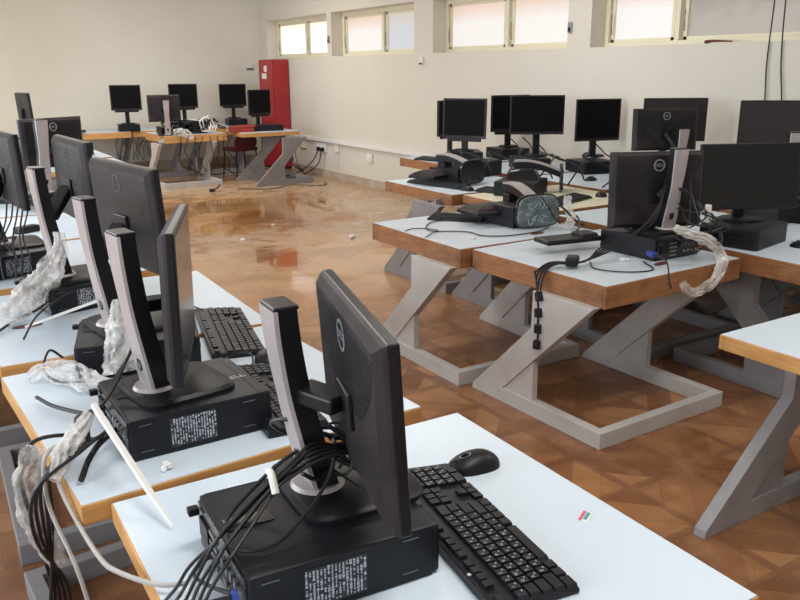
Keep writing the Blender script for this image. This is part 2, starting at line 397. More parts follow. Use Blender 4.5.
for k, ys, yt, lab in ((0, 4.066, 4.10, 'thin black cable hanging down the window wall, the one nearer the dusty pane'), (1, 3.974, 3.95, 'thin black cable hanging down the window wall, the one farther from dusty pane')):
    tag(MB().tube([(XW-.012, ys, 3.25), (XW-.014, ys, 2.2), (XW-.016, (ys+yt)/2-.01, 1.7), (XW-.02, yt-.05, 1.3), (XW-.02, yt, .75), (XW-.06, yt, .62)], .006).build('wall_cable', 'cable'), lab, 'cable')

# red cabinet in the corner
t = empty('metal_cabinet', (5.785, 13.36, 0), 0, 'tall narrow red metal cabinet standing in the back corner', 'cabinet')
MB().box((0, 0, .935), (.27, .62, 1.79), bev=.006).build('body', 'red', t)
d = MB().box((-.142, 0, .95), (.014, .58, 1.72), bev=.004).build('door', 'red', t)
MB().box((-.155, -.2, .95), (.02, .02, .12), bev=.004).build('handle', 'chrome', d)
MB().box((0, 0, .02), (.25, .6, .04)).build('plinth', 'black', t)
MB().box((-.1505, .0, 1.68), (.003, .12, .1)).box((-.1505, .06, 1.56), (.003, .2, .09)).build('paper_sticker', 'paper', d)

# ------------------------------------------------------------------ tables
def table(x0, y0, yaw, label, top='laminate', edge='wood_light', frame='frame_grey', W=.95, D=.95, t=.06, legrot=0, off=(0, 0), group=None, grommet=None, brace=True):
    o = empty('computer_table', (x0, y0, 0), yaw, label, 'table', group)
    b = MB().box((W/2, D/2, .7445), (W-.008, D-.008, .012)); b.build('table_top', top, o)
    e = MB(); h = t; k = .018; zt_ = .7488
    for c, d in (((W/2, k/2, .749-h/2), (W, k, h)), ((W/2, D-k/2, .749-h/2), (W, k, h)), ((k/2, D/2, .749-h/2), (k, D-2*k, h)), ((W-k/2, D/2, .749-h/2), (k, D-2*k, h))):
        e.box(c, d, bev=.0035)
    e.build('wood_edging', edge, o)
    ub = MB().box((W/2, D/2, .72), (W-.04, D-.04, .034)); ub.build('under_panel', frame, o)
    mt = T(off[0], off[1], 0)
    if legrot == 1: mt = T(off[0], off[1], 0) @ T(W, 0, 0) @ RZ(PI/2)
    if legrot == 2: mt = T(off[0], off[1], 0) @ T(W, D, 0) @ RZ(PI)
    if legrot == 3: mt = T(off[0], off[1], 0) @ T(0, D, 0) @ RZ(-PI/2)
    zt = .75-t+.001
    for xs in (-.04, .80):
        s = MB()
        s.prism([(.87, 0), (.865, .03), (.42, .455), (.42, zt), (.03, zt), (.41, .285), (.70, .0)], 'x', xs, xs+.05, bev=.003)
        lf = s.build('leg_frame', frame, o, mt)
        q = MB(); q.prism([(.405, .08), (.405, .288), (.63, .07), (.63, .045), (.405, .045)], 'x', xs+.008, xs+.04)
        q.build('gusset', frame, lf)
        MB().box((xs+.025, .3625, .04), (.049, .835, .08), bev=.003).build('base_bar', frame, lf)
    MB().box((.4025, -.03, .04), (.795, .05, .08), bev=.003).build('cross_bar', frame, o, mt)
    MB().box((.4025, .16, .675), (.795, .03, .05)).build('top_rail', frame, o, mt)
    if grommet:
        a = grommet[2]
        g = MB(); g.loft([[(math.cos(u)*.055*1.0, math.sin(u)*.022, z) for u in [i*2*PI/24 for i in range(24)]] for z in (.7505, .7525)])
        g.build('cable_grommet', 'brown_hole', o, T(grommet[0], grommet[1], 0) @ RZ(a))
    return o
LL = dict(W=.936, D=.9585, t=.05, legrot=3, off=(.03, -.08))
table(.279, .745, -.019, 'white topped table nearest the camera, with the sticker and large keyboard on it', **LL)
table(.237, 1.722, .053, 'white topped table directly behind the nearest one, honey wood corner at its left end', **LL)
table(.196, 2.78, -.033, 'white topped table with the oval brown cable hole and bag-covered arm', grommet=(.13, .43, .1), **LL)
table(.2, 3.85, 0, 'fourth white table of the left row, half hidden by leaning monitors', **LL)
table(.2, 4.85, 0, 'fifth white table of the left row, before the monitor seen square on', **LL)
table(.2, 5.85, 0, 'sixth white table of the left row, farther than the monitor backs', **LL)
table(1.14, 8.3, 0, 'white table end just showing between the monitor backs, near one', **LL)
table(1.17, 9.4, 0, 'white table corner just showing between the monitor backs, far one', **LL)
RR = dict(W=.959, D=.936, t=.105, edge='wood_worn', top='laminate_dirty')
table(2.559, 2.414, .026, 'white table with thick worn brown edging and cables hanging over its side, in the middle', frame='frame_white', grommet=(.54, .15, .2), **RR)
table(2.478, 3.383, -.005, 'white table with thick worn brown edging carrying the fallen screen wrapped in film', frame='frame_white', grommet=(.62, .1, .2), **RR)
table(2.42, .83, 0, 'white table at the right edge with one silver-grey slanted leg pointing at the camera', edge='wood_light', frame='frame_silver', W=.959, D=.9, t=.055, legrot=1, off=(-.19, 0))
table(3.63, 1.98, 0, 'white table by the right edge carrying the wide black screen facing the camera', top='laminate', edge='wood_worn', W=.959, D=.936, t=.1, legrot=2)
table(3.6, 2.96, 0, 'white table between the cable-hung table and the cream topped one', edge='wood_worn', W=.959, D=.936, t=.09, off=(0, .13))
table(3.62, 3.98, 0, 'cream topped table with a keyboard, mouse and toppled screen on it', top='laminate_cream', edge='wood_worn', frame='frame_grey', W=.959, D=.936, t=.06, off=(-.1, 0))
table(3.55, 4.96, 0, 'white table with brown edging whose slanted legs stand on the muddy floor', edge='wood_worn', W=.959, D=.98, t=.085, off=(-.05, 0))
table(4.68, 2.5, 0, 'white table against the window wall under the hanging cables', edge='wood_worn', t=.09)
table(4.68, 3.5, 0, 'white table against the window wall under the large brownish screen', edge='wood_worn', t=.09)
table(4.68, 4.5, 0, 'white table against the window wall under the square screen on a pole', edge='wood_worn', t=.09)
table(4.68, 5.5, 0, 'white table against the window wall under the pair of overlapping screens', edge='wood_worn', t=.09)
table(4.65, 6.52, 0, 'farthest white table against the window wall, brown edged corner by the trunking', edge='wood_worn', t=.09)
table(2.3, 13.15, 0, 'table along the back wall with one screen on it and cables hanging beneath', t=.09)
table(3.28, 13.2, 0, 'table at the back wall behind the pile of cables', t=.09)
table(4.4, 13.15, 0, 'table at the back wall beside the red cabinet', t=.08)
table(3.42, 11.95, .03, 'honey edged table at the far end holding the tangled white cable bundle', frame='frame_white', t=.11, off=(-.08, -.12))
table(4.52, 11.7, -.02, 'thin honey edged table at the far end with maroon chair under it', frame='frame_grey', W=.93, D=.8, t=.06, legrot=1, off=(-.05, -.4))

# ------------------------------------------------------------------ computers
def pc(x, y, z, yaw, label, full=True, sides=1, logo=False, group=None, side_label=True, dims=(.375, .32, .107)):
    """local +x is the front, -x the rear with the ports; the printed sheet sits on the -y side"""
    L, Wd, H = dims
    o = empty('desktop_computer', (x, y, z), yaw, label, 'computer', group)
    MB().box((0, 0, H/2), (L-.02, Wd, H), bev=.004).build('case', 'black_case', o)
    MB().box((L/2-.008, 0, H/2), (.03, Wd-.006, H-.004), bev=.007).build('front_bezel', 'black', o)
    if not full: return o
    MB().box((L/2+.008, .08, H*.7), (.002, .13, .015)).build('drive_slot', 'gloss_black', o)
    MB().cyl((0, 0, 0), .009, .003, 14, mtx=T(L/2+.007, -.12, H*.6) @ RY(PI/2)).build('power_button', 'chrome', o)
    # panel seam and notches
    s = MB()
    s.box((-.03, Wd/2-.003, H+.0005), (L-.1, .0015, .001)); s.box((L/2-.025, 0, H+.0005), (.0015, Wd-.01, .001))
    s.build('lid_seam', 'label_grey', o)
    MB().box((-.12, .02, H+.001), (.09, .04, .002)).build('lid_latch', 'gloss_black', o)
    s = MB()
    for a in (-.14, .13):
        for zz in (.022, H-.016): s.box((a, -Wd/2-.0006, zz), (.032, .0012, .0018))
    s.build('side_slot', 'slot_grey', o)
    if side_label:
        lb = MB().box((-.02, -Wd/2-.0006, H*.5), (.12, .0012, H*.72)).build('info_sticker', 'label_grey', o)
        q = MB(); rnd = random.Random(int(x*100+y*10))
        for i in range(17):
            xx = -.0765+i*.0070
            zz = H*.18
            while zz < H*.82:
                hgt = rnd.uniform(.0015, .0055)
                if rnd.random() < .8: q.box((xx, -Wd/2-.0014, zz+hgt/2), (rnd.choice((.0016, .003, .0045)), .0008, hgt))
                zz += hgt+.0014
        q.build('sticker_print', 'label_white', lb)
    # rear
    rp = MB().box((-L/2+.008, 0, H/2), (.006, Wd-.02, H-.012)).build('rear_panel', 'gloss_black', o)
    q = MB(); q.box((-L/2+.003, .1, H*.55), (.006, .06, .04)).build('power_supply_socket', 'black', rp)
    q = MB()
    for k in range(5): q.box((-L/2+.003, -.13+.026*k, H*.62), (.006, .014, .018))
    for k in range(4): q.box((-L/2+.003, -.13+.03*k, H*.3), (.006, .02, .012))
    q.build('port', 'chrome', rp)
    q = MB()
    for k in range(4): q.box((-L/2+.004, .04-.0*k, .02+.02*k), (.004, .05, .008))
    q.build('slot_cover', 'chrome', rp)
    hp = MB().box((-L/2-.008, Wd/2-.02, H-.02), (.022, .02, .016), bev=.003).build('lock_loop', 'black', o)
    if logo:
        text_mesh('DELL', .03, 'logo', 'label_white', o, T(L/2-.045, -.02, H+.0012) @ RZ(.12))
    return o

def panel(o, loc, w, h, yaw, tilt, kind='wide', depth=.05, shown='back', logo='logo', scr='screen'):
    """origin: bottom centre of the front plane; local -y is the screen side"""
    mt = o.matrix_basis.inverted_safe() if False else None
    root = Matrix.Translation(o.location) @ RZ(o.rotation_euler[2])
    P = root.inverted() @ T(*loc) @ RZ(yaw) @ RX(tilt)
    b = .014 if kind == 'wide' else .018
    s = MB(); s.box((0, .011, h/2), (w, .022, h), bev=.004)
    hs = s.build('front_frame', 'rim' if scr == 'screen' else 'back', o, P)
    MB().box((0, -.0006, h/2+.006), (w-2*b, .0016, h-2*b-.012)).build('screen', scr, o, P)
    # tapered rear shell
    s = MB(); r = []
    for (dy, ins, bot) in ((.02, .001, .001), (.028, .006, .004), (.03+depth*.22, .024, .02)):
        r.append([(-w/2+ins, dy, bot), (w/2-ins, dy, bot), (w/2-ins, dy, h-ins*.8), (-w/2+ins, dy, h-ins*.8)])
    s.loft(r); sh = s.build('rear_shell', 'back', o, P, smooth=False)
    if logo:
        yb = .03+depth*.22+.0005
        cz = h*.82; rad = .03
        MB().ring((0, 0, 0), rad, rad*.82, .0015, mtx=T(0, yb, cz) @ RX(-PI/2)).build('logo_ring', logo, o, P)
        text_mesh('DELL', .024, 'logo', logo, o, P @ T(0, yb+.0008, cz) @ RZ(PI) @ RX(PI/2))
    if kind == 'wide' and logo:
        v = MB(); yb = .03+depth*.22
        for k in range(17):
            zz = h*.95-.009*k-.02
            if zz < h*.45: break
            wd = w*.9*(1-(k/22)**2)
            v.box((0, yb+.0005, zz), (wd, .002, .003))
        v.build('vent_grille', 'rim', o, P)
    if kind == 'chin':
        MB().box((0, .014, -.012), (w*.78, .024, .034), bev=.005).build('speaker_bar', 'black', o, P)
    MB().box((w/2-.06, -.001, .008), (.04, .003, .004)).build('button_strip', 'gloss_black', o, P)
    return P

def arm_monitor(base, byaw, loc, w, h, yaw, tilt, label, name='computer_monitor', kind='wide', logo='logo', top=.42, lean=.055, base_w=.28, scr='screen', arm='silver', baseplate=True):
    """silver curved arm; byaw: direction (angle) in which the screen looks, measured so that local -y looks that way"""
    o = empty(name, base, byaw, label, 'monitor')
    if baseplate:
        s = MB(); n = 28; rg = []
        for z, k in ((0, 1.), (.008, 1.), (.016, .93)):
            pts = []
            for i in range(n):
                a = i*2*PI/n; ca, sa = math.cos(a), math.sin(a)
                e = .38
                pts.append((math.copysign(abs(ca)**e, ca)*base_w*.5*k, -.07+math.copysign(abs(sa)**e, sa)*.13*k, z))
            rg.append(pts)
        s.loft(rg).build('base_plate', 'black', o, smooth=True)
        MB().cyl((0, -.01, .012), .058, .012, 28, .05).build('turntable_ring', 'silver', o, smooth=True)
    # arm: rear skin silver, core black
    def prof(z):  # y offset backwards (+) at height z
        t = z/top
        return lean*(1-(1-t)**1.45)
    sk, co = [], []
    N_ = 14
    for i in range(N_+1):
        z = .016+(top-.016)*i/N_; y = prof(z); wv = .034+.010*abs(math.cos(PI*min(1, z/top*.9)))
        th = .046-.008*(z/top)
        sk.append([(-wv, y, z), (wv, y, z), (wv*.94, y+.008, z), (-wv*.94, y+.008, z)])
        co.append([(-wv+.003, y-th, z), (wv-.003, y-th, z), (wv-.001, y+.001, z), (-wv+.001, y+.001, z)])
    MB().loft(sk).build('arm_cover', arm, o, smooth=True)
    ca = MB().loft(co); ca.build('arm', 'black', o, smooth=True)
    MB().box((0, prof(top)-.018, top+.003), (.078, .05, .008), bev=.003).build('arm_cap', 'rim', o)
    MB().loft([[(math.cos(u)*.014, prof(.09)+.0095, .09+math.sin(u)*.024) for u in [i*2*PI/16 for i in range(16)]], [(math.cos(u)*.014, prof(.09)+.004, .09+math.sin(u)*.024) for u in [i*2*PI/16 for i in range(16)]]]).build('cable_hole', 'gloss_black', o)
    P = panel(o, loc, w, h, yaw, tilt, kind=kind, logo=logo, scr=scr)
    # hinge bar between arm and shell
    a = Vector((0, prof(top*.55)-.03, top*.56)); b = P @ Vector((0, .05, h*.42))
    d = b-a; m = T(*((a+b)/2)) @ d.to_track_quat('X', 'Z').to_matrix().to_4x4()
    MB().box((0, 0, 0), (max(d.length, .02), .06, .032), bev=.006).build('hinge', 'black', o, m)
    MB().box((0, .045, h*.42), (.10, .012, .07), bev=.004).build('mount_plate', 'black', o, P)
    return o

def pole_monitor(base, yaw, zb, w, h, label, tilt=0, kind='chin', logo=None, scr='screen_matte', loc=None, base_w=.22):
    o = empty('computer_monitor', base, yaw, label, 'monitor')
    n = 24; rg = []
    for z, k in ((0, 1.), (.012, 1.), (.02, .85)):
        rg.append([(math.cos(i*2*PI/n)*base_w*.5*k, math.sin(i*2*PI/n)*.09*k, z) for i in range(n)])
    MB().loft(rg).build('base_plate', 'black', o, smooth=True)
    hz = zb-base[2]
    MB().box((0, .03, (hz+h*.55)/2+.01), (.065, .03, hz+h*.55), bev=.006).build('pole', 'black', o)
    P = panel(o, loc or (base[0]+math.sin(yaw)*.03, base[1]-math.cos(yaw)*.03, zb), w, h, yaw, tilt, kind=kind, logo=logo, scr=scr, depth=.03)
    MB().box((0, .045, h*.45), (.1, .03, .1)).build('mount_plate', 'black', o, P)
    return o

ZP = .7505; ZPC = ZP+.107+.0005
# --- left row
pc(.585, 1.27, ZP, -.07, 'black desktop computer nearest the camera, lying under the big leaning screen')
arm_monitor((.62, 1.335, ZPC), 1.5, (.690, 1.208, .945), .498, .333, -1.844+PI, -.057, 'large black monitor back with round logo and silver arm, nearest the camera', top=.395, lean=.07)
pc(.565, 2.03, ZP, .01, 'black desktop computer with printed side sticker and white lid logo, on the second table', logo=1)
arm_monitor((.488, 2.03, ZPC), PI/2+.12, (.605, 2.05, .925), .45, .385, 1.19, .015, 'square-shaped monitor standing nearly edge-on with reflections in its screen', logo='logo_dim', top=.43, base_w=.25)
pc(.600, 2.62, ZP, -.25, 'black desktop computer half wrapped in clear plastic beside the silver arm')
arm_monitor((.53, 2.66, ZPC), 1.7, (.665, 2.72, 1.045), .50, .343, -1.422+PI, -.064, 'dusty monitor back with faded round logo, second from the camera', logo='logo_dim', top=.43)
pc(.585, 3.47, ZP, .22, 'black desktop computer with blue-grey sticker near the oval cable hole')
arm_monitor((.51, 3.45, ZPC), 1.7, (.645, 3.54, 1.075), .50, .336, -1.517+PI, 0, 'dusty monitor back behind the silver arm wrapped in plastic, third from the camera', logo='logo_dim', top=.45)
pc(.40, 4.2, ZP, .3, 'black desktop computer at the left edge of the picture on the fourth table')
arm_monitor((.38, 4.3, ZPC), 1.6, (.475, 4.19, 1.07), .5, .34, -1.47+PI, -.04, 'dark monitor back cut off by the left edge of the picture', logo='logo_dim', top=.36)
pc(.97, 6.25, ZP, PI/2+.3, 'black desktop computer under the monitor whose back faces the camera in the left row', side_label=False)
arm_monitor((.87, 6.0, ZPC), .30+PI, (.975, 6.2, 1.02), .48, .34, .42+PI, -.0, 'black monitor with its back and silver arm square to the camera, far in left row', top=.5)
pc(.75, 6.6, ZP, 1.2, 'small black desktop computer far in the left row under the upright slab', full=False)
# tall edge-on things behind the left row
pole_monitor((1.2, 9.0, ZP), 1.75, 1.1, .36, .37, 'grey slab-like monitor seen edge-on, sticking up far in the left row', kind='wide', tilt=-.05, logo=None)
pole_monitor((.68, 7.4, ZP), 1.1, 1.02, .36, .34, 'dark monitor edge at the very left, below the picture middle of the wall', kind='wide')
# --- right cluster
pc(3.26, 2.80, ZP, PI/2, 'black desktop computer with its ports and blue plug facing the camera, middle table', side_label=False)
arm_monitor((3.32, 2.745, ZPC), PI-.12, (3.31, 2.83, .872), .50, .385, -.42+PI, .06, 'black monitor back with silver logo and curved silver arm on the middle table')
pc(3.86, 2.68, ZP, PI+.2, 'black desktop computer under the wide screen near the right edge', side_label=True)
pole_monitor((3.90, 2.74, ZPC), -.451, .936, .551, .346, 'wide glossy black screen facing the camera near the right edge', kind='wide', tilt=-.12, scr='screen', loc=(3.841, 2.649, .936), base_w=.26)
pc(5.07, 4.12, ZP, 1.3, 'black desktop computer behind the middle monitor on the table before the cream one', side_label=False)
arm_monitor((5.07, 4.15, ZPC), PI-.25, (5.068, 4.294, 1.048), .51, .315, -.45+PI, .05, 'black monitor back with round logo, peeking over the middle monitor', top=.36)
pc(5.38, 4.75, ZP, 1.2, 'black desktop computer under the brownish wide screen by the windows', full=False)
pole_monitor((5.46, 4.62, ZPC), -.6, 1.08, .51, .345, 'brownish wide screen standing behind two others under the dusty pane', kind='wide', scr='screen_brown', loc=(5.45, 4.52, 1.08))
pc(5.45, 3.62, ZP, 1.2, 'black desktop computer under the hanging wall cables', full=False)
pole_monitor((5.50, 3.68, ZPC), -.75, 1.06, .56, .35, 'brownish wide screen cut by the right edge below the hanging cables', kind='wide', scr='screen_brown', loc=(5.50, 3.62, 1.08))
pc(4.70, 3.0, ZP, 1.2, 'black desktop computer under the arm at the right edge', full=False)
arm_monitor((4.70, 3.0, ZPC), -.5+PI, (4.78, 3.14, .90), .45, .30, -.5+PI, 0, 'monitor with pale arm top at the right edge of the picture', top=.42, logo=None)
pc(5.40, 5.38, ZP, 1.3, 'black desktop computer under the square screen by itself', full=False)
pole_monitor((5.63, 5.58, ZPC), -.275, 1.003, .46, .383, 'square black screen on a pole standing by itself in front of the wall', kind='wide', loc=(5.644, 5.557, 1.003), base_w=.2)
pole_monitor((5.24, 5.95, ZPC), -.6, 1.061, .507, .36, 'black screen overlapping the one behind it, the front one of the pair', kind='wide', loc=(5.206, 5.914, 1.061))
pc(5.12, 5.9, ZP, 1.1, 'black desktop computer under the front screen of the overlapping pair', full=False)
pc(5.55, 6.75, ZP, 1.4, 'black desktop computer under the rear screen of the overlapping pair', full=False)
pole_monitor((5.60, 6.80, ZPC), -.25, 1.02, .44, .375, 'black screen with lower bar behind the front one, its outer edge stepped')
pc(4.98, 6.74, ZP, -.9+PI/2+.4, 'black desktop computer under the tilted square screen', full=False)
pole_monitor((4.95, 6.72, ZPC), -1.0, .988, .461, .393, 'square black screen with stepped lower edge, nearest the trunking', tilt=-.05, loc=(4.911, 6.67, .988))
pole_monitor((5.26, 7.36, ZP), .3, .96, .46, .379, 'black screen mostly hidden behind the square one nearest the trunking', loc=(5.24, 7.34, .96))
# --- back wall row
pc(3.27, 13.36, ZP, 1.4, 'black desktop computer at the back wall under the lone screen', full=False)
pole_monitor((3.25, 13.30, ZPC), -.24, 1.07, .46, .385, 'black screen with stepped lower edge, alone at the back wall, leftmost of the back row')
pc(3.62, 12.35, ZP, 1.5, 'black desktop computer at the left end of the tangled table', full=False)
arm_monitor((3.50, 12.03, ZP), -.23+PI, (3.494, 12.12, .945), .46, .383, -.229+PI, .0, 'black monitor back with a pale arm before it, on the far tangled table', logo=None, top=.5, baseplate=True)
pc(4.12, 13.5, ZP, 1.4, 'black desktop computer at the back wall behind the tangled cables', full=False)
pole_monitor((4.20, 13.42, ZPC), -.288, 1.07, .455, .385, 'black screen at the back wall standing above the tangled cables')
pc(5.15, 13.6, ZP, 1.4, 'black desktop computer at the back wall near the red cabinet', full=False)
pole_monitor((5.16, 13.72, ZPC), -.30, 1.06, .455, .375, 'black screen at the back wall between the wall switch and tangled cables')
pole_monitor((5.02, 12.24, ZP+.03), .35, .985, .459, .384, 'black screen standing before the red cabinet')
pc(4.98, 12.08, ZP, -.1, 'flat black desktop computer lying on the far table before the red cabinet', full=False, dims=(.62, .3, .09))

# ------------------------------------------------------------------ toppled monitors (panel face down, foot plate upright)
def toppled(x, y, z, yaw, label, wrap=False, shift=-.1, dome=.05, shell='back'):
    o = empty('toppled_monitor', (x, y, z), yaw, label, 'monitor')
    # upright foot plate facing local -y
    n = 32; pts = []
    for i in range(n):
        a = i*2*PI/n; ca, sa = math.cos(a), math.sin(a)
        pts.append((math.copysign(abs(ca)**.5, ca)*.155*(1 if sa < 0 else .97), .105+math.copysign(abs(sa)**(.42 if sa < 0 else .8), sa)*.1))
    s = MB(); s.loft([[(p[0]*k, yy, .105+(p[1]-.105)*k) for p in pts] for yy, k in ((-.004, .97), (.002, 1), (.018, .97))])
    fp = s.build('foot_plate', 'gloss_black', o, smooth=False)
    q = MB()
    for cx, cz in ((-.09, .04), (.09, .04), (-.08, .16), (.08, .16)):
        q.cyl((0, 0, 0), .011, .005, 12, mtx=T(cx, -.004, cz) @ RX(PI/2))
    q.build('rubber_foot', 'black', fp)
    if wrap:
        f = MB(); f.loft([[(p[0]*k, yy, .105+(p[1]-.105)*k) for p in pts] for yy, k in ((-.012, .86), (-.006, .93))]); f.build('film_cover', 'film_dark', fp)
        rb = MB()
        rr = random.Random(5)
        for i in range(26):
            a = rr.uniform(0, 2*PI); k0 = rr.uniform(.25, .85); k1 = k0+rr.uniform(.08, .3); a2 = a+rr.uniform(-.35, .35)
            pa = [(math.cos(a+(a2-a)*q_)*.135*min(k0+(k1-k0)*q_, .98), -.0125, .1+math.sin(a+(a2-a)*q_)*.085*min(k0+(k1-k0)*q_, .98)+rr.uniform(-.004, .004)) for q_ in (0, .5, 1)]
            rb.tube(pa, .0013, 4, 3)
        rb.build('film_crease', 'label_white', fp)
    # arm: horizontal, curved, silver on top
    sk, co = [], []
    for i in range(12):
        t = i/11; yy = .01+.36*t; zz = .15+.075*math.sin(t*PI*.62)
        wv = .036
        sk.append([(-wv, yy, zz+.012), (wv, yy, zz+.012), (wv, yy, zz), (-wv, yy, zz)])
        co.append([(-wv+.002, yy, zz), (wv-.002, yy, zz), (wv-.002, yy, zz-.045), (-wv+.002, yy, zz-.045)])
    MB().loft(sk).build('arm_cover', 'silver', o, smooth=True); MB().loft(co).build('arm', 'black', o, smooth=True)
    P = T(shift, .16, .075) @ RX(-.05) @ RZ(0)
    w, h = .40, .28
    MB().box((0, h/2, 0), (w, h, .022), bev=.005).build('front_frame', 'rim', o, P)
    MB().loft([[(-w/2+i_, i_, z_), (w/2-i_, i_, z_), (w/2-i_, h-i_, z_), (-w/2+i_, h-i_, z_)] for z_, i_ in ((.01, .004), (dome*.6, .03), (dome*.9, .065), (dome, .10))]).build('rear_shell', shell, o, P, smooth=dome > .06)
    MB().box((0, .3, .14), (.1, .08, .06), bev=.006).build('hinge', 'black', o)
    return o
toppled(3.20, 3.60, ZP, -.18, 'toppled monitor with its foot plate wrapped in crinkled clear film facing the camera', wrap=True, shift=-.12)
toppled(4.36, 4.64, ZP, .85, 'toppled monitor with glossy black shell and long silver arm on the cream table', shift=.04, dome=.12, shell='gloss_black')
toppled(4.0, 5.30, ZP, .25, 'toppled monitor lying on the brown edged table beyond the cream one', shift=-.1)
# computers that lie beside them
pc(3.19, 3.79, ZP, PI/2+.02, 'black desktop computer partly under the film-wrapped toppled monitor', full=False, dims=(.26, .24, .125))
pc(4.02, 4.72, ZP, .6, 'black desktop computer under the long silver arm on the cream table', full=False)
pc(3.98, 5.52, ZP, .3, 'black desktop computer on the brown edged table behind a toppled monitor', full=False, dims=(.34, .3, .13))
pc(4.45, 5.8, ZP, .3, 'black boxy computer below the overlapping pair, near its table edge', full=False, dims=(.3, .28, .13))

# ------------------------------------------------------------------ keyboards and mice
ROWS = ["`1234567890-=", "QWERTYUIOP[]\\", "ASDFGHJKL;'", "ZXCVBNM,./"]
def keyboard(x, y, z, yaw, label, legends=False, L=.52, D=.17, full=True):
    """local x along the length, local -y nearest the typist"""
    o = empty('keyboard', (x, y, z), yaw, label, 'keyboard')
    MB().prism([(-D/2, 0), (D/2, 0), (D/2, .026), (-D/2, .012)], 'x', -L/2, L/2, bev=.004).build('body', 'black', o)
    sl = math.atan2(.014, D)
    def K(name, keys):
        q = MB()
        for kx, ky, kw, kd in keys:
            zz = .019+ky*math.tan(sl)
            wx, wy = kw/2-.0012, kd/2-.0012
            q.loft([[(kx-wx, ky-wy, zz), (kx+wx, ky-wy, zz), (kx+wx, ky+wy, zz), (kx-wx, ky+wy, zz)],
                    [(kx-wx*.86, ky-wy*.84, zz+.008), (kx+wx*.86, ky-wy*.84, zz+.008), (kx+wx*.86, ky+wy*.84, zz+.008), (kx-wx*.86, ky+wy*.84, zz+.008)]])
        return q.build(name, 'keycap', o)
    if not full:
        k = []
        for r in range(6):
            for c in range(22):
                k.append((-L/2+.02+c*(L-.04)/21, -D/2+.02+r*(D-.045)/5, (L-.04)/22, (D-.04)/6))
        K('keycaps', k); return o
    u = L/23.6; x0 = -L/2+u*.55; yr = [-D/2+.016+i*(D-.05)/5.0 for i in range(6)]; kd = (D-.05)/5.0
    main = []; leg = []
    rows = [(yr[4], 0, 13, 0), (yr[3], 1.5, 12, 0), (yr[2], 1.75, 11, 0), (yr[1], 2.25, 10, 0)]
    for r, (yy, st, n, _) in enumerate(rows):
        if st: main.append((x0+u*(st-.05)/2-u*.5+u*.03, yy, u*st, kd))
        for i in range(n):
            kx = x0+u*(st+i); main.append((kx, yy, u, kd)); leg.append((kx, yy, ROWS[r][i]))
        rest = 15-(st+n)
        if rest > .2: main.append((x0+u*(st+n)+u*rest/2-u*.5, yy, u*rest, kd))
    cx = x0-u*.5
    for wd in (1.5, 1.2, 1.2, 6.1, 1.2, 1.2, 1.2, 1.4):
        main.append((cx+u*wd/2, yr[0], u*wd, kd)); cx += u*wd
    K('main_key', main)
    fn = [(x0, D/2-.018, u, kd*.8)]
    for g in range(3):
        for i in range(4): fn.append((x0+u*(2+g*4.45+i), D/2-.018, u, kd*.8))
    K('escape_key', fn[:1])
    for g in range(3): K('function_key', fn[1+4*g:5+4*g])
    nx = x0+u*15.3
    K('navigation_key', [(nx+u*i, yr[4-j], u, kd) for i in range(3) for j in range(2)]+[(nx+u*i, D/2-.018, u, kd*.8) for i in range(3)])
    K('arrow_key', [(nx+u*i, yr[0], u, kd) for i in range(3)]+[(nx+u, yr[1], u, kd)])
    px = nx+u*3.4
    K('number_pad_key', [(px+u*i, yr[4-j], u, kd) for i in range(4) for j in range(4)]+[(px+u*.5, yr[0], 2*u, kd), (px+2*u, yr[0], u, kd)])
    MB().box((px+u*1.5, D/2-.018, .0275), (u*3.5, .006, .0012)).build('status_light_strip', 'label_grey', o)
    if legends:
        vs, fs = [], []
        cu = bpy.data.curves.new('t', 'FONT'); cu.size = .0095; cu.align_x = 'CENTER'; cu.align_y = 'CENTER'; cu.resolution_u = 1
        to = bpy.data.objects.new('t', cu); C.objects.link(to)
        pad = [(px+u*i, yr[4-j], '/*-+789+456+1230'[(j*4+i)]) for i in range(4) for j in range(4)]
        for kx, ky, ch in leg+pad:
            cu.body = ch; dg = bpy.context.evaluated_depsgraph_get(); dg.update()
            me = bpy.data.meshes.new_from_object(to.evaluated_get(dg)); zz = .0275+ky*math.tan(sl)
            b0 = len(vs); vs += [(v.co.x+kx-.004, v.co.y+ky+.003, zz) for v in me.vertices]; fs += [tuple(b0+i for i in p.vertices) for p in me.polygons]
            # second, smaller mark on each key
            b0 = len(vs); s_ = .0022; qx, qy = kx+.004, ky-.004
            vs += [(qx-s_, qy-s_*.5, zz), (qx+s_, qy-s_*.5, zz), (qx+s_, qy+s_*.3, zz), (qx-s_, qy+s_*.3, zz)]; fs.append((b0, b0+1, b0+2, b0+3))
            bpy.data.meshes.remove(me)
        bpy.data.objects.remove(to)
        me = bpy.data.meshes.new('key_print'); me.from_pydata(vs, [], fs); me.materials.append(M['legend'])
        lo = bpy.data.objects.new('key_print', me); lo['kind'] = 'stuff'; C.objects.link(lo); lo.parent = o
        MB().cyl((-L/2+.02+.08, D/2-.004, .0262), .004, .001, 10).cyl((L/2-.3, D/2-.004, .0262), .004, .001, 10).build('indicator', 'legend', o)
    return o
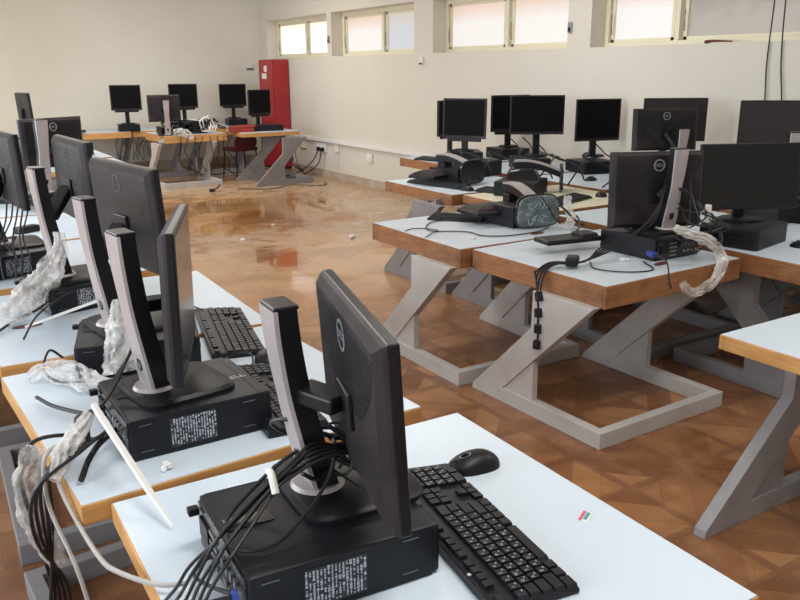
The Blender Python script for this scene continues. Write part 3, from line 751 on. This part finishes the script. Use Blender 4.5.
def mouse(x, y, z, yaw, label, s=1.15, name='computer_mouse'):
    o = empty(name, (x, y, z), yaw, label, 'mouse')
    b = MB(); rings = []
    nu = 12
    for i in range(nu+1):
        t = i/nu; yy = -.055+.11*(.5-.5*math.cos(PI*t)); t = (yy+.055)/.11
        wv = .036*math.sqrt(max(0.0, 1-(abs(2*t-1))**3.2))+.001; hh = .027*(math.sin(PI*(t**.85))**.7 if 0 < t < 1 else 0)+.006
        rings.append([(math.cos(a)*wv*s, yy*s, max(0, math.sin(a))*hh*s) for a in [k*2*PI/16 for k in range(16)]])
    b.loft(rings).build('body', 'black', o, smooth=True)
    MB().box((0, .040*s, .020*s), (.0012, .02*s, .004)).build('button_gap', 'gloss_black', o)
    MB().ring((0, 0, 0), .011*s, .0085*s, .0015, 20, mtx=T(0, .020*s, .0275*s) @ RX(-.22) @ Matrix.Diagonal((.7, 1.2, 1, 1))).build('wheel_ring', 'chrome', o)
    MB().cyl((-.003*s, 0, 0), .008*s, .006*s, 14, mtx=T(0, .020*s, .0215*s) @ RY(PI/2)).build('scroll_wheel', 'label_grey', o)
    return o
ZK = ZP
keyboard(.895, 1.185, ZK, 1.427, 'large black keyboard with printed keys on the table nearest the camera', legends=True, L=.535, D=.18)
mouse(1.078, 1.405, ZK, 1.45, 'black mouse beyond the end of the nearest keyboard', s=1.2)
keyboard(.945, 2.71, ZK, 1.357, 'black keyboard lying across the joint between the second and third tables', L=.56, D=.18)
keyboard(.83, 2.06, ZK, 1.475, 'black keyboard half hidden by the nearest silver arm', L=.52, D=.17)
mouse(.955, 2.37, ZK, -.5, 'black mouse at the near end of keyboard on the table joint')
keyboard(2.98, 4.10, ZK, -.9, 'black keyboard with its end poking out beside the film-wrapped toppled monitor', L=.36, D=.15, full=False)
keyboard(3.76, 5.45, ZK, -1.4, 'black keyboard along the front edge of the table with muddy slanted legs', L=.6, D=.15, full=False)
keyboard(3.92, 4.82, ZK, -1.3, 'thick black keyboard continuing along towards the cream table', L=.42, D=.15, full=False)
keyboard(4.78, 6.95, ZK, -1.3, 'black keyboard on the farthest window wall table corner', L=.5, D=.16, full=False)
keyboard(4.05, 4.25, ZK, .3, 'black keyboard on the cream topped table', L=.46, D=.16, full=False)
mouse(4.42, 4.28, ZK, -.8, 'black mouse at the end of the keyboard on cream topped table')
mouse(4.98, 4.95, ZK, -1.2, 'black mouse on the white table before the screen on a pole')
mouse(3.78, 5.08, ZK, .2, 'dark mouse between the two keyboards on the muddy legged table')
mouse(4.0, 2.42, ZK, .3, 'black mouse with a glint beside the computer at the right edge')
keyboard(4.0, 2.22, ZK, .25, 'black keyboard at the right edge on the table with brown edging', L=.5, D=.16, full=False)
keyboard(2.35, 13.3, ZK+.02, -.2, 'black keyboard on the back wall table left of the lone screen', L=.5, D=.16, full=False)
# --- things on far tables
t = empty('card_box', (4.62, 12.0, ZP), -.05, 'flat red card box on the far table with the maroon chair beneath', 'box')
MB().box((0, 0, .045), (.34, .2, .085), bev=.004).build('body', 'red_book', t); MB().box((.06, -.02, .092), (.3, .15, .006), mtx=RX(.12)).build('lid', 'red_book', t)
t = empty('projector', (3.98, 12.2, ZP), .3, 'black and white boxy device standing among the tangled cables', 'device')
MB().box((0, 0, .09), (.26, .24, .18), mtx=RX(.0), bev=.02).build('body', 'gloss_black', t); MB().box((0, -.02, .19), (.24, .25, .02), mtx=RY(.12), bev=.008).build('lid', 'white_plastic', t)
# maroon chair under far table
t = empty('stacking_chair', (4.75, 12.45, 0), .2, 'maroon chair with thin black legs tucked under the far table', 'chair')
MB().box((0, 0, .46), (.42, .4, .06), bev=.02).build('seat', 'maroon', t)
bk = MB(); bk.loft([[(-.2+.02*k, -.2-.01*(1-abs(k-1)), .44+.06*j) if False else (math.cos(a)*.2, -.21+.02*math.cos(a)**2, .57+math.sin(a)*.13) for a in [i*2*PI/20 for i in range(20)]] for k, j in ((0, 0),)]+[[(math.cos(a)*.2, -.18+.02*math.cos(a)**2, .57+math.sin(a)*.13) for a in [i*2*PI/20 for i in range(20)]]])
bk.build('backrest', 'maroon', t)
for sx in (-1, 1):
    for sy in (-1, 1):
        MB().tube([(sx*.18, sy*.17, .44), (sx*.21, sy*.2, .0)], .011, 8, 1).build('leg', 'black', t)
# power supply brick pile on the left row table
t = empty('cable_adapter', (.62, 5.2, ZP), .5, 'grey and black power brick lying in the cables of the left row', 'adapter')
MB().box((0, 0, .02), (.14, .07, .04), bev=.008).build('body', 'black', t); MB().box((0, 0, .041), (.08, .04, .001)).build('info_sticker', 'label_grey', t)
# black monitor lying on its shell behind the left row
pc(1.72, 9.85, ZP, .4, 'black boxy computer under a toppled monitor, far beyond the left row', full=False, dims=(.4, .35, .14))
toppled(1.68, 9.70, ZP+.142, .5, 'toppled dark monitor piled on a computer far beyond the left row')

# ------------------------------------------------------------------ strips, stickers, scraps
def strip(a, b, label, r=.009):
    a, b = Vector(a), Vector(b); d = b-a
    m = T(*((a+b)/2)) @ d.to_track_quat('X', 'Z').to_matrix().to_4x4()
    L_ = d.length
    s = MB(); s.loft([[(-L_/2+L_*t, -wd, -.004), (-L_/2+L_*t, wd, -.004), (-L_/2+L_*t, wd*.6, .004), (-L_/2+L_*t, -wd*.6, .004)] for t, wd in ((0, r*.7), (.04, r), (.8, r*.9), (1, r*.12))])
    o = s.build('plastic_strip', 'stick'); o.matrix_basis = m
    return tag(o, label, 'plastic strip')
strip((.325, 1.93, .90), (.381, 1.515, .762), 'white plastic strip slanting from the cables down onto the nearest table')
strip((.60, 3.06, .855), (.325, 3.15, .765), 'white plastic strip lying aslant by the oval cable hole')
t = empty('sticker', (1.14, 1.094, ZP+.0008), .5, 'tiny pink and teal sticker on the bare part of the nearest table', 'sticker')
MB().box((0, 0, 0), (.042, .022, .0008)).build('sticker_base', 'paper', t)
MB().box((0, .006, .0008), (.04, .007, .0006)).build('pink_print', 'pink', t); MB().box((.002, -.003, .0008), (.03, .008, .0006)).build('teal_print', 'teal', t)
def scrap(x, y, z, label, r=.014):
    s = MB(); rnd = random.Random(int(x*1000))
    for k in range(4):
        c = (x+rnd.uniform(-r, r), y+rnd.uniform(-r, r), z+r*.5)
        s.box((0, 0, 0), (r*1.1, r*.9, r), mtx=T(*c) @ RZ(rnd.random()*3) @ RX(rnd.random()*.5), bev=r*.2)
    return tag(s.build('paper_scrap', 'paper'), label, 'scrap')
scrap(.448, 1.795, ZP+.002, 'crumpled white scrap beside the computer on the second table')
scrap(2.80, 3.72, ZP+.002, 'white scrap on the table before the film-wrapped toppled monitor, farther one', .011)
scrap(2.70, 3.56, ZP+.002, 'white scrap on the table before the film-wrapped toppled monitor, nearer one', .011)
scrap(2.99, 2.72, ZP+.002, 'white scrap at the corner of computer on the middle table', .014)
scrap(3.3, 4.02, ZP+.002, 'white scrap behind the film-wrapped foot plate', .014)
for k, (x, y, s_) in enumerate([(3.9, 7.2, .03), (4.25, 7.3, .025), (2.9, 7.7, .02), (4.7, 7.5, .015), (3.5, 8.3, .015), (4.9, 7.1, .015)]):
    scrap(x, y, .002, ['larger white fleck on the muddy floor nearest the wall tables', 'white fleck beside the larger one on the muddy floor', 'pale fleck on the muddy floor toward the left row', 'small fleck by the pale dust streak on the muddy floor', 'small fleck far out on the wet floor', 'small fleck near the slanted legs on the muddy floor'][k], s_)

# crumpled film bags: tube along path, radius noise
def bag(path, rad, label, m='film', seg=44, amp=.3, name='plastic_bag', flat=1.0, seed=0):
    pts = [Vector(p) for p in path]
    P = [pts[0]*2-pts[1]]+pts+[pts[-1]*2-pts[-2]]; out = []
    for i in range(1, len(P)-2):
        p0, p1, p2, p3 = P[i-1:i+3]
        for k in range(16):
            t = k/16; out.append(.5*((2*p1)+(p2-p0)*t+(2*p0-5*p1+4*p2-p3)*t*t+(3*p1-p0-3*p2+p3)*t**3))
    out.append(pts[-1]); rings = []; prev = None
    for i, p in enumerate(out):
        d = (out[min(i+1, len(out)-1)]-out[max(i-1, 0)]).normalized()
        a = (d.cross(Vector((0,0,1))) if abs(d.z) < .95 else d.cross(Vector((1,0,0)))) if prev is None else prev-d*prev.dot(d)
        a.normalize(); prev = a; b = d.cross(a); t = i/(len(out)-1)
        r = rad(t)
        ring = []
        for k in range(seg):
            u = k*2*PI/seg; v = a*math.cos(u)+b*math.sin(u)*flat
            q = p+v*r
            nn = noise.noise(Vector((q.x*24+seed, q.y*24, q.z*24)))-.9*abs(noise.noise(Vector((q.x*60, q.y*60+seed, q.z*60))))+.5*math.sin(u*7+seed+6*noise.noise(q*14))
            ring.append(tuple(p+v*r*(1+amp*nn)))
        rings.append(ring)
    s = MB(); s.loft(rings)
    return tag(s.build(name, m, smooth=True), label, 'plastic bag')
bag([(.27, 3.22, .785), (.36, 3.30, .83), (.44, 3.33, .90), (.50, 3.36, .98), (.52, 3.38, 1.06)], lambda t: .022+.034*math.sin(PI*min(1, t+.12)), 'clear crumpled plastic bag wrapped over the base of the far silver arm', seed=3)
bag([(.53, 2.50, .99), (.51, 2.46, .92), (.50, 2.43, .85), (.50, 2.41, .79)], lambda t: .018+.042*t, 'clear crumpled plastic bag hanging on the silver arm of the second monitor', seed=8)
bag([(.26, 2.58, .768), (.32, 2.56, .785), (.37, 2.48, .785), (.41, 2.38, .78), (.50, 2.30, .775)], lambda t: .012+.024*math.sin(PI*(.1+.85*t)), 'cloudy crumpled plastic bag lying flat on the second table', seed=5)
bag([(.315, 1.93, .88), (.28, 1.915, .84), (.24, 1.88, .81), (.205, 1.84, .77)], lambda t: .008+.018*math.sin(PI*(.1+.8*t)), 'thin film sleeve draped over cables at the edge of second table', seed=15, amp=.25)
bag([(.185, 1.97, .80), (.165, 1.975, .73), (.165, 1.97, .64), (.185, 1.96, .56), (.20, 1.95, .49)], lambda t: .014+.022*math.sin(PI*min(1, .15+.75*t)), 'long cloudy plastic bag hanging beside the second table with cables through it', m='film_beige', seed=21)
bag([(3.08, 2.50, .94), (3.15, 2.46, .91), (3.24, 2.42, .87), (3.30, 2.40, .80), (3.29, 2.385, .73), (3.20, 2.375, .67), (3.09, 2.375, .655), (3.02, 2.38, .70)], lambda t: .014+.012*math.sin(PI*min(1, .1+.9*t))+.014*max(0, t-.6), 'cloudy plastic sleeve of cables looping over the edge of middle table', m='film_beige', seed=31)
bag([(3.45, 3.62, .92), (3.44, 3.6, .86), (3.40, 3.52, .79), (3.30, 3.44, .775)], lambda t: .022+.008*t, 'white plastic bag between the film-wrapped monitor and the middle table', seed=41)
bag([(3.55, 11.92, .80), (3.72, 11.92, .78), (3.82, 11.90, .70)], lambda t: .03+.03*math.sin(PI*min(1, .2+.8*t)), 'crumpled grey plastic bag over the edge of the tangled far table', m='film_beige', seed=51)
# upside-down paper at bottom
t = tag(MB().prism([(-.02, 0), (.06, .0), (.07, .035), (0, .03)], 'y', 0, .12, bev=.004).build('paper_scrap', 'paper'), 'folded paper scrap on the nearest table corner by the picture bottom', 'scrap'); t.location = (.30, 1.06, ZP+.002); t.rotation_euler = (0, 0, .4)

# ------------------------------------------------------------------ cables
def cable(pts, label, r=.0045, m='cable', plug=None, cat='cable', group=None):
    o = MB().tube(pts, r).build('cable', m)
    tag(o, label, cat, group)
    if plug is not None:
        i, mm, sz = plug
        a = Vector(pts[i]); b = Vector(pts[i+1 if i == 0 else i-1]); d = (a-b)
        MB().box((0, 0, 0), sz, bev=min(sz)*.2).build('plug', mm, o, T(*a) @ d.to_track_quat('X', 'Z').to_matrix().to_4x4())
    return o
# bundle at nearest computer: from arm foot down to the rear and table
for k in range(6):
    o1 = .011*(k-2.5); o2 = .006*((k*3) % 5-2)
    cable([(.70, 1.30, .93+.02*(k % 2)), (.66, 1.27+o2, .965), (.60, 1.272+o2, .975+o2), (.55+o1*.2, 1.278+o1*.3, .95+o2), (.515, 1.278+o1*.4, .932+o2*.5), (.45, 1.25+o1*.8, .905+o2), (.38, 1.215+o1*1.3, .875+o2), (.345, 1.235+o1*1.8, .81), (.32, 1.235+o1*2.2, .768), (.28, 1.20+o1*2.6, .757)],
          'black cables bundled at the foot of nearest silver arm, running to the picture bottom', .0033, group='bundled cables of the nearest computer')
cable([(.64, 1.27, .96), (.61, 1.25, .92), (.55, 1.22, .885), (.47, 1.183, .868), (.41, 1.21, .866), (.425, 1.30, .868), (.50, 1.34, .90), (.57, 1.33, .95), (.63, 1.30, .98)], 'black cable looping over the lid of the nearest computer', .0042)
cable([(.63, 1.30, 1.0), (.58, 1.34, 1.02), (.56, 1.39, 1.0), (.60, 1.41, .96), (.66, 1.38, .95), (.68, 1.32, .97), (.64, 1.28, .985)], 'black cable ring tied around the nearest silver arm', .0042)
cable([(.70, 1.26, 1.05), (.67, 1.28, .98), (.66, 1.31, .93), (.60, 1.27, .92), (.56, 1.25, .95)], 'black cable dropping from nearest monitor to its foot', .0042)
cable([(.40, 1.17, .80), (.375, 1.22, .79), (.36, 1.29, .775), (.37, 1.34, .762), (.41, 1.36, .768), (.43, 1.32, .80)], 'black cable with blue plug curling beside nearest computer', .004, plug=(0, 'blue_plug', (.035, .018, .022)))
cable([(.29, 1.20, .757), (.33, 1.23, .76), (.37, 1.21, .775), (.40, 1.18, .79)], 'short black cable from the rear of nearest computer', .0055)
for k in range(5):
    r_ = random.Random(k+300)
    cable([(.70+.01*k, 1.30-.02*k, 1.02-.02*k)]+[(.655+r_.uniform(-.03, .05), 1.30+r_.uniform(-.05, .04), 1.0-.025*j+r_.uniform(-.02, .02)) for j in range(5)], 'thin black cable tangled between the nearest silver arm and its screen', .003, group='cables tangled behind nearest screen')
tg = tag(MB().tube([(.505, 1.25, .925), (.507, 1.27, .952), (.508, 1.285, .955)], .0075, 8).build('cable_tie', 'white_plastic'), 'white tie holding the cable bundle at the nearest computer', 'cable tie')
# grey cables at lower left
cable([(.30, 1.95, .80), (.24, 1.94, .805), (.215, 1.86, .76), (.228, 1.74, .71), (.242, 1.58, .70), (.25, 1.45, .74), (.295, 1.33, .765), (.34, 1.30, .768)], 'grey cable running from second table onto the nearest one', .0052, 'cable_grey')
cable([(.28, 1.95, .81), (.205, 1.925, .80), (.19, 1.88, .70), (.21, 1.74, .62), (.225, 1.70, .52), (.23, 1.66, .40), (.2, 1.6, .2)], 'grey cable hanging in front of the hanging bag', .0052, 'cable_grey')
cable([(.33, 2.03, .765), (.25, 2.02, .80), (.18, 2.0, .80), (.15, 1.985, .72), (.16, 1.97, .6), (.18, 1.96, .4), (.16, 1.95, .05)], 'black cable arching off second table into the hanging bag', .005)
for k in range(5):
    cable([(.34, 1.95-.015*k, .80+.01*k), (.27, 1.93-.02*k, .805+.004*k), (.21-.012*k, 1.93-.025*k, .76), (.20-.012*k, 1.94-.02*k, .62), (.17+.012*k, 1.94+.01*k, .4), (.13+.02*k, 1.98, .15), (.06+.04*k, 2.05+.02*k, .02)],
          'black cable falling over the edge of second table to the floor', .0045, group='black cables falling from the second table')
cable([(.38, 1.98, .80), (.33, 1.94, .79), (.29, 1.88, .78), (.26, 1.82, .765)], 'thick black power cable at the rear of second computer', .008)
cable([(.37, 2.08, .82), (.34, 2.12, .80), (.33, 2.2, .775), (.28, 2.3, .77), (.25, 2.38, .775)], 'grey-black cable winding along second table past the flat bag', .006)
for k in range(4):
    cable([(.50, 2.12, 1.0+.01*k), (.45, 2.08, .95), (.40, 2.02+.01*k, .905), (.35, 1.96, .88), (.31-.01*k, 1.93, .87), (.30, 1.90, .82)], 'black cable fanning back from arm of the second computer', .0042, group='cables fanning from second silver arm')
cable([(.37, 2.65, .79), (.33, 2.62, .83), (.30, 2.56, .79), (.33, 2.5, .765), (.40, 2.47, .76)], 'thin black cable curling by the plastic wrapped computer', .004)
cable([(.30, 3.0, .765), (.36, 3.1, .81), (.44, 3.2, .83), (.52, 3.22, .86)], 'thin black cable beside the oval hole crossing the bag', .004)
cable([(.2, 3.1, .76), (.3, 3.25, .765), (.42, 3.3, .80), (.5, 3.4, .87)], 'black cable running into the far plastic bag', .005)
cable([(.23, 3.6, .80), (.3, 3.75, .95), (.42, 3.95, .96), (.4, 4.1, .88)], 'black cable hanging over the left edge computer', .004)
for k in range(5):
    r_ = random.Random(k+7); x = .37+.025*k
    cable([(x+.05, 4.08, 1.10), (x+.03, 4.04+.02*k, 1.02), (x+r_.uniform(-.03, .03), 4.0+.02*k, .93), (x+r_.uniform(-.03, .03), 3.98, .84), (x-.02, 3.96, .765)], 'thin black cable dangling below the monitor at the left edge', .004, group='cables dangling below the left edge monitor')
cable([(.83, 2.2, .76), (.88, 2.32, .80), (.84, 2.42, .77), (.80, 2.36, .757)], 'thin cable loop between the keyboards on the second table', .003)
cable([(.94, 2.97, .775), (.87, 3.02, .80), (.82, 2.9, .77), (.80, 2.75, .76)], 'thin cable from the keyboard on the table joint', .003)
cable([(1.0, 2.28, .765), (.97, 2.2, .77), (.95, 2.1, .79), (.92, 1.95, .785)], 'thin mouse cable over the half hidden keyboard', .003)
cable([(.78, 1.95, .76), (.80, 1.85, .765), (.80, 1.76, .757), (.85, 1.74, .757)], 'thin black cable beside the second computer front', .003)
for k in range(3):
    cable([(.72, 3.6+.1*k, 1.0), (.68, 3.5, .92-.02*k), (.63, 3.42, .87), (.58, 3.35, .865)], 'thin cable at the foot of third monitor', .004, group='cables at the foot of third monitor')
# middle table: bundle hanging over the left edge with plugs
for k in range(4):
    o1 = .014*k
    cable([(3.30, 2.76, 1.13-.03*k), (3.18-o1, 2.68, 1.04-.035*k), (3.03, 2.64+o1*1.5, .94-.02*k), (2.86, 2.68+o1*1.6, .83), (2.70+o1, 2.74, .775), (2.60, 2.775+o1, .775), (2.53-o1*.4, 2.78+o1, .74), (2.515, 2.79+o1, .62+.04*k), (2.51, 2.785+o1*.5, .50+.06*k), (2.50, 2.78, .39+.08*k)],
          ['black cable of the middle bundle ending lowest, near the slanted leg', 'black cable of the middle bundle ending second lowest', 'black cable of the middle bundle with its plug below the edging', 'black cable of the middle bundle with its plug on the edging'][k], .0048, plug=(-1, 'black', (.045, .035, .03)))
t = tag(MB().box((0, 0, 0), (.09, .06, .045), bev=.01).build('cable_plug', 'black'), 'black plug lying in the cable bundle on the middle table top', 'plug'); t.location = (2.68, 2.755, .785); t.rotation_euler = (0, 0, .7)
t = empty('cable_adapter', (2.93, 3.05, ZP+.05), -.15, 'flat black slab-like adapter at the corner of middle table before the white bag', 'adapter')
MB().box((0, 0, .012), (.34, .14, .025), bev=.008).build('body', 'black', t); MB().box((.1, 0, .03), (.1, .1, .02), bev=.006).build('lid', 'back', t)
cable([(3.04, 2.64, .757), (2.95, 2.5, .757), (2.82, 2.53, .757), (2.74, 2.66, .757), (2.82, 2.78, .76)], 'thin black cable lying on the middle table top before the computer', .0035)
cable([(3.05, 2.60, .80), (3.02, 2.5, .80), (2.98, 2.44, .78), (2.95, 2.40, .72), (2.95, 2.385, .69)], 'black cable with blue plug from the middle computer', .004, plug=(0, 'blue_plug', (.055, .03, .025)))
for k in range(6):
    r_ = random.Random(k+20)
    p = [(3.34+.02*k, 2.72, .98+.03*k)]
    for j in range(5): p.append((3.2+r_.uniform(0, .24), 2.46+r_.uniform(0, .14), .94-.035*j+r_.uniform(-.02, .02)))
    cable(p, 'black cable tangled behind the middle computer ports', .004, group='tangled cables behind the middle computer')
for k in range(3):
    cable([(3.30, 2.72, 1.12), (3.38+.02*k, 2.66, 1.02), (3.44+.02*k, 2.58, .93), (3.46, 2.52, .86-.03*k), (3.36, 2.46, .78)], 'black cable dropping past silver arm of the middle monitor', .004, group='cables dropping beside middle arm')
tag(MB().box((3.44, 2.60, .96), (.02, .03, .09), mtx=None, bev=.004).build('cable_tie', 'white_plastic'), 'white connector tip among the cables right of the middle monitor', 'connector')
# on R2 table
cable([(2.94, 4.06, .757), (2.80, 4.1, .757), (2.66, 3.98, .757), (2.62, 3.85, .757), (2.72, 3.78, .757), (2.78, 3.70, .757), (2.78, 3.58, .757), (2.90, 3.50, .757), (3.12, 3.5, .757), (3.26, 3.56, .76)], 'long thin black cable wandering over the table before the film-wrapped monitor', .0035)
cable([(2.50, 3.96, .752), (2.56, 3.98, .757), (2.64, 3.92, .757), (2.66, 3.85, .757)], 'short thin cable end at the front edge of film-wrapped monitor table, far one', .003)
cable([(2.47, 3.74, .74), (2.53, 3.76, .757), (2.62, 3.82, .757), (2.70, 3.80, .757)], 'short thin cable end at the front edge of film-wrapped monitor table, near one', .003)
cable([(3.20, 3.57, .94), (3.25, 3.56, .88), (3.29, 3.56, .82), (3.34, 3.55, .77)], 'black cable lying across the film-wrapped foot plate', .004)
cable([(3.32, 3.66, .9), (3.38, 3.58, .86), (3.40, 3.5, .80), (3.42, 3.44, .77)], 'black cable beside the white bag behind the film-wrapped foot plate', .006)
cable([(3.55, 3.9, .76), (3.5, 3.6, .80), (3.3, 3.35, .79), (3.1, 3.2, .79), (3.0, 3.1, .80)], 'thick black cable along the table behind the middle monitor', .006)
cable([(3.95, 3.6, .757), (3.8, 3.5, .80), (3.72, 3.35, .79), (3.8, 3.2, .757)], 'thin black cable arching on the white table beyond the middle one', .0035)
for i, (x, y) in enumerate([(5.36, 6.3), (5.1, 5.8), (5.5, 5.45), (5.2, 6.3)]):
    cable([(x+.03, y+.03, 1.0), (x+.1, y, .93), (x+.07, y-.08, .9), (x+.2, y-.12, .84), (x+.36, y-.16, .80)], ['black cable behind the rear screen of the overlapping pair', 'black cable behind the front screen of the overlapping pair', 'black cable behind the lone square screen on a pole', 'thin black cable between the overlapping pair of screens'][i], .006)
for k in range(7):
    r_ = random.Random(k+50)
    x, y = 4.0+.12*k, 5.7-.25*k
    cable([(x, y, .78), (x+.1, y-.1, .95+r_.uniform(-.05, .08)), (x+.2, y+.05, .98), (x+.35, y-.1, .9), (x+.4, y-.15, .78)], 'black cable arching among the toppled monitors', .007, group='cables among the toppled monitors')
# right edge bits
for k in range(4):
    cable([(3.66, 2.36-.1*k, .69), (3.64, 2.30-.12*k, .60+.02*k), (3.66, 2.15-.1*k, .55), (3.64, 2.0-.05*k, .64)], 'black cable slung under the right edge table', .0045, group='cables slung under right edge table')
cable([(4.1, 2.5, .87), (4.0, 2.42, .93), (4.08, 2.34, .86), (4.2, 2.35, .8)], 'grey looping cable above the mouse at the right edge', .0045, 'cable_grey')
# far tables
for k in range(9):
    r_ = random.Random(k+80)
    x = 3.5+.09*k
    p = [(x, 12.1, .84)]
    for j in range(6): p.append((x+r_.uniform(-.12, .16), 12.05+r_.uniform(-.05, .25), .80+r_.uniform(0, .18)))
    cable(p, 'dark cable in the pile on the far tangled table', .012, group='cable pile on far tangled table')
for k in range(3):
    a = [i*2*PI/9+.6*k for i in range(10)]
    cable([(4.06+.05*k+(.08+.02*math.sin(3*u+k))*math.cos(u), 12.0+.04*k+.03*math.sin(2*u), .885+(.115+.02*math.cos(2*u+k))*math.sin(u)) for u in a], ['white coiled cable, outer loop on the far tangled table', 'white coiled cable, middle loop on the far tangled table', 'white coiled cable, inner loop on the far tangled table'][k], .011, 'white_plastic')
for k in range(8):
    r_ = random.Random(k+120); x = 3.65+.11*k
    cable([(x, 11.92, .72), (x+r_.uniform(-.05, .05), 12.0, .5), (x+r_.uniform(0, .2), 12.1, .3), (x+r_.uniform(.1, .5), 12.5, .08), (x+.6, 12.9, .03)], 'dark cable hanging beneath the far tangled table', .006, group='cables hanging beneath far tangled table')
for k in range(7):
    r_ = random.Random(k+200); x = 3.05+.08*k+r_.uniform(-.04, .04)
    cable([(x, 13.12, .66), (x+r_.uniform(-.06, .06), 13.1, .52), (x+r_.uniform(-.05, .1), 13.15, .36+r_.uniform(-.08, .1)), (x+r_.uniform(0, .15), 13.2, .5), (x+r_.uniform(.05, .2), 13.1, .62)], 'dark cable looped beneath the back wall table', .005, group='cables looped beneath the back wall table')
cable([(XW-.06, 11.95, .42), (XW-.12, 12.0, .25), (XW-.3, 12.1, .08), (5.3, 12.0, .02), (5.0, 11.6, .02), (4.6, 11.4, .02)], 'black power cable sagging from the double socket to floor, first', .009)
cable([(XW-.06, 11.82, .42), (XW-.12, 11.84, .2), (XW-.35, 11.9, .04), (5.2, 11.7, .02)], 'black power cable sagging from the double socket to floor, second', .009)
for k in range(4):
    cable([(5.35+.05*k, 12.3, .7), (5.4+.06*k, 12.2, .45), (5.5+.04*k, 12.2, .2), (5.7, 12.1, .04)], 'thin dark cable hanging from the far table corner near the sockets', .006, group='cables at far table corner')
cable([(4.2, 11.9, .012), (4.0, 11.5, .012), (3.82, 11.2, .012)], 'black cable on the floor ending in a plug, before the far tables', .007, plug=(-1, 'black', (.1, .07, .05)))
cable([(4.2, 11.2, .012), (4.6, 10.9, .012), (5.0, 11.1, .012), (5.4, 10.8, .012), (5.6, 11.2, .012)], 'thin cable lying loose on the dusty floor near the sockets', .006)
cable([(.0, 2.9, .01), (.03, 2.8, .2), (.04, 2.75, .45), (.16, 2.72, .7)], 'black cable hanging down left of the hanging bag', .005)
cable([(4.55, 5.0, .757), (4.4, 4.95, .757), (4.3, 4.8, .757)], 'thin cable running from mouse before the screen on a pole', .004)
# cream floor stand under the cream table
t = empty('floor_stand', (3.72, 4.45, 0), 0, 'cream painted low timber stand on the floor under the cream topped table', 'stand')
MB().box((0, .27, .035), (.05, .62, .07), bev=.004).build('side_bar', 'frame_cream', t)
MB().box((.3, .57, .035), (.56, .05, .07), bev=.004).build('cross_bar', 'frame_cream', t)
MB().box((.12, .05, .35), (.1, .04, .6), bev=.004).build('post', 'frame_cream', t)

# ------------------------------------------------------------------ light
def area(name, loc, rot, sx, sy, col, e):
    l = bpy.data.lights.new(name, 'AREA'); l.shape = 'RECTANGLE'; l.size = sx; l.size_y = sy; l.color = col; l.energy = e
    o = bpy.data.objects.new(name, l); C.objects.link(o); o.location = loc; o.rotation_euler = rot
    return o
for i, (a, b) in enumerate(LW):
    area('daylight', (XL-.02, (a+b)/2, 1.8), (0, -PI/2, 0), 1.5, b-a-.1, (.82, .91, 1.0), 112)
for (x, y) in ((1.2, 1.0), (4.0, 1.5), (1.2, 5.5), (4.0, 6.0), (1.0, 10.8), (3.8, 11.2)):  # unseen overhead fill, added to brighten the room; no fixtures
    area('ceiling_fill', (x, y, ZC-.06), (0, 0, 0), 1.3, .25, (1.0, .97, .92), {(4.0, 1.5): 26, (4.0, 6.0): 34, (1.0, 10.8): 62, (3.8, 11.2): 52}.get((x, y), 44))
wd = bpy.data.worlds.new('World'); bpy.context.scene.world = wd; wd.use_nodes = True
wd.node_tree.nodes['Background'].inputs[0].default_value = (.75, .85, 1, 1); wd.node_tree.nodes['Background'].inputs[1].default_value = .6

# ------------------------------------------------------------------ camera
f_, pi_, ro_, H_, ya_ = 808.82239, .2792325, -.0079996, 1.67380, .5558471
cy, sy = math.cos(ya_), math.sin(ya_)
fw = Vector((sy*math.cos(pi_), cy*math.cos(pi_), -math.sin(pi_))); rt = Vector((cy, -sy, 0)); up = rt.cross(fw)
c_, s_ = math.cos(ro_), math.sin(ro_)
rt2 = rt*c_+up*s_; up2 = rt*(-s_)+up*c_
cam = bpy.data.cameras.new('camera'); cam.sensor_width = 36; cam.lens = f_/800*36; cam.clip_start = .05
co = bpy.data.objects.new('camera', cam); C.objects.link(co)
mw = Matrix.Identity(4)
for i in range(3): mw[i][0] = rt2[i]; mw[i][1] = up2[i]; mw[i][2] = -fw[i]
mw[2][3] = H_; co.matrix_world = mw
sc = bpy.context.scene; sc.camera = co
sc.view_settings.view_transform = 'Standard'; sc.view_settings.look = 'None'; sc.view_settings.gamma = 1; sc.view_settings.exposure = 0
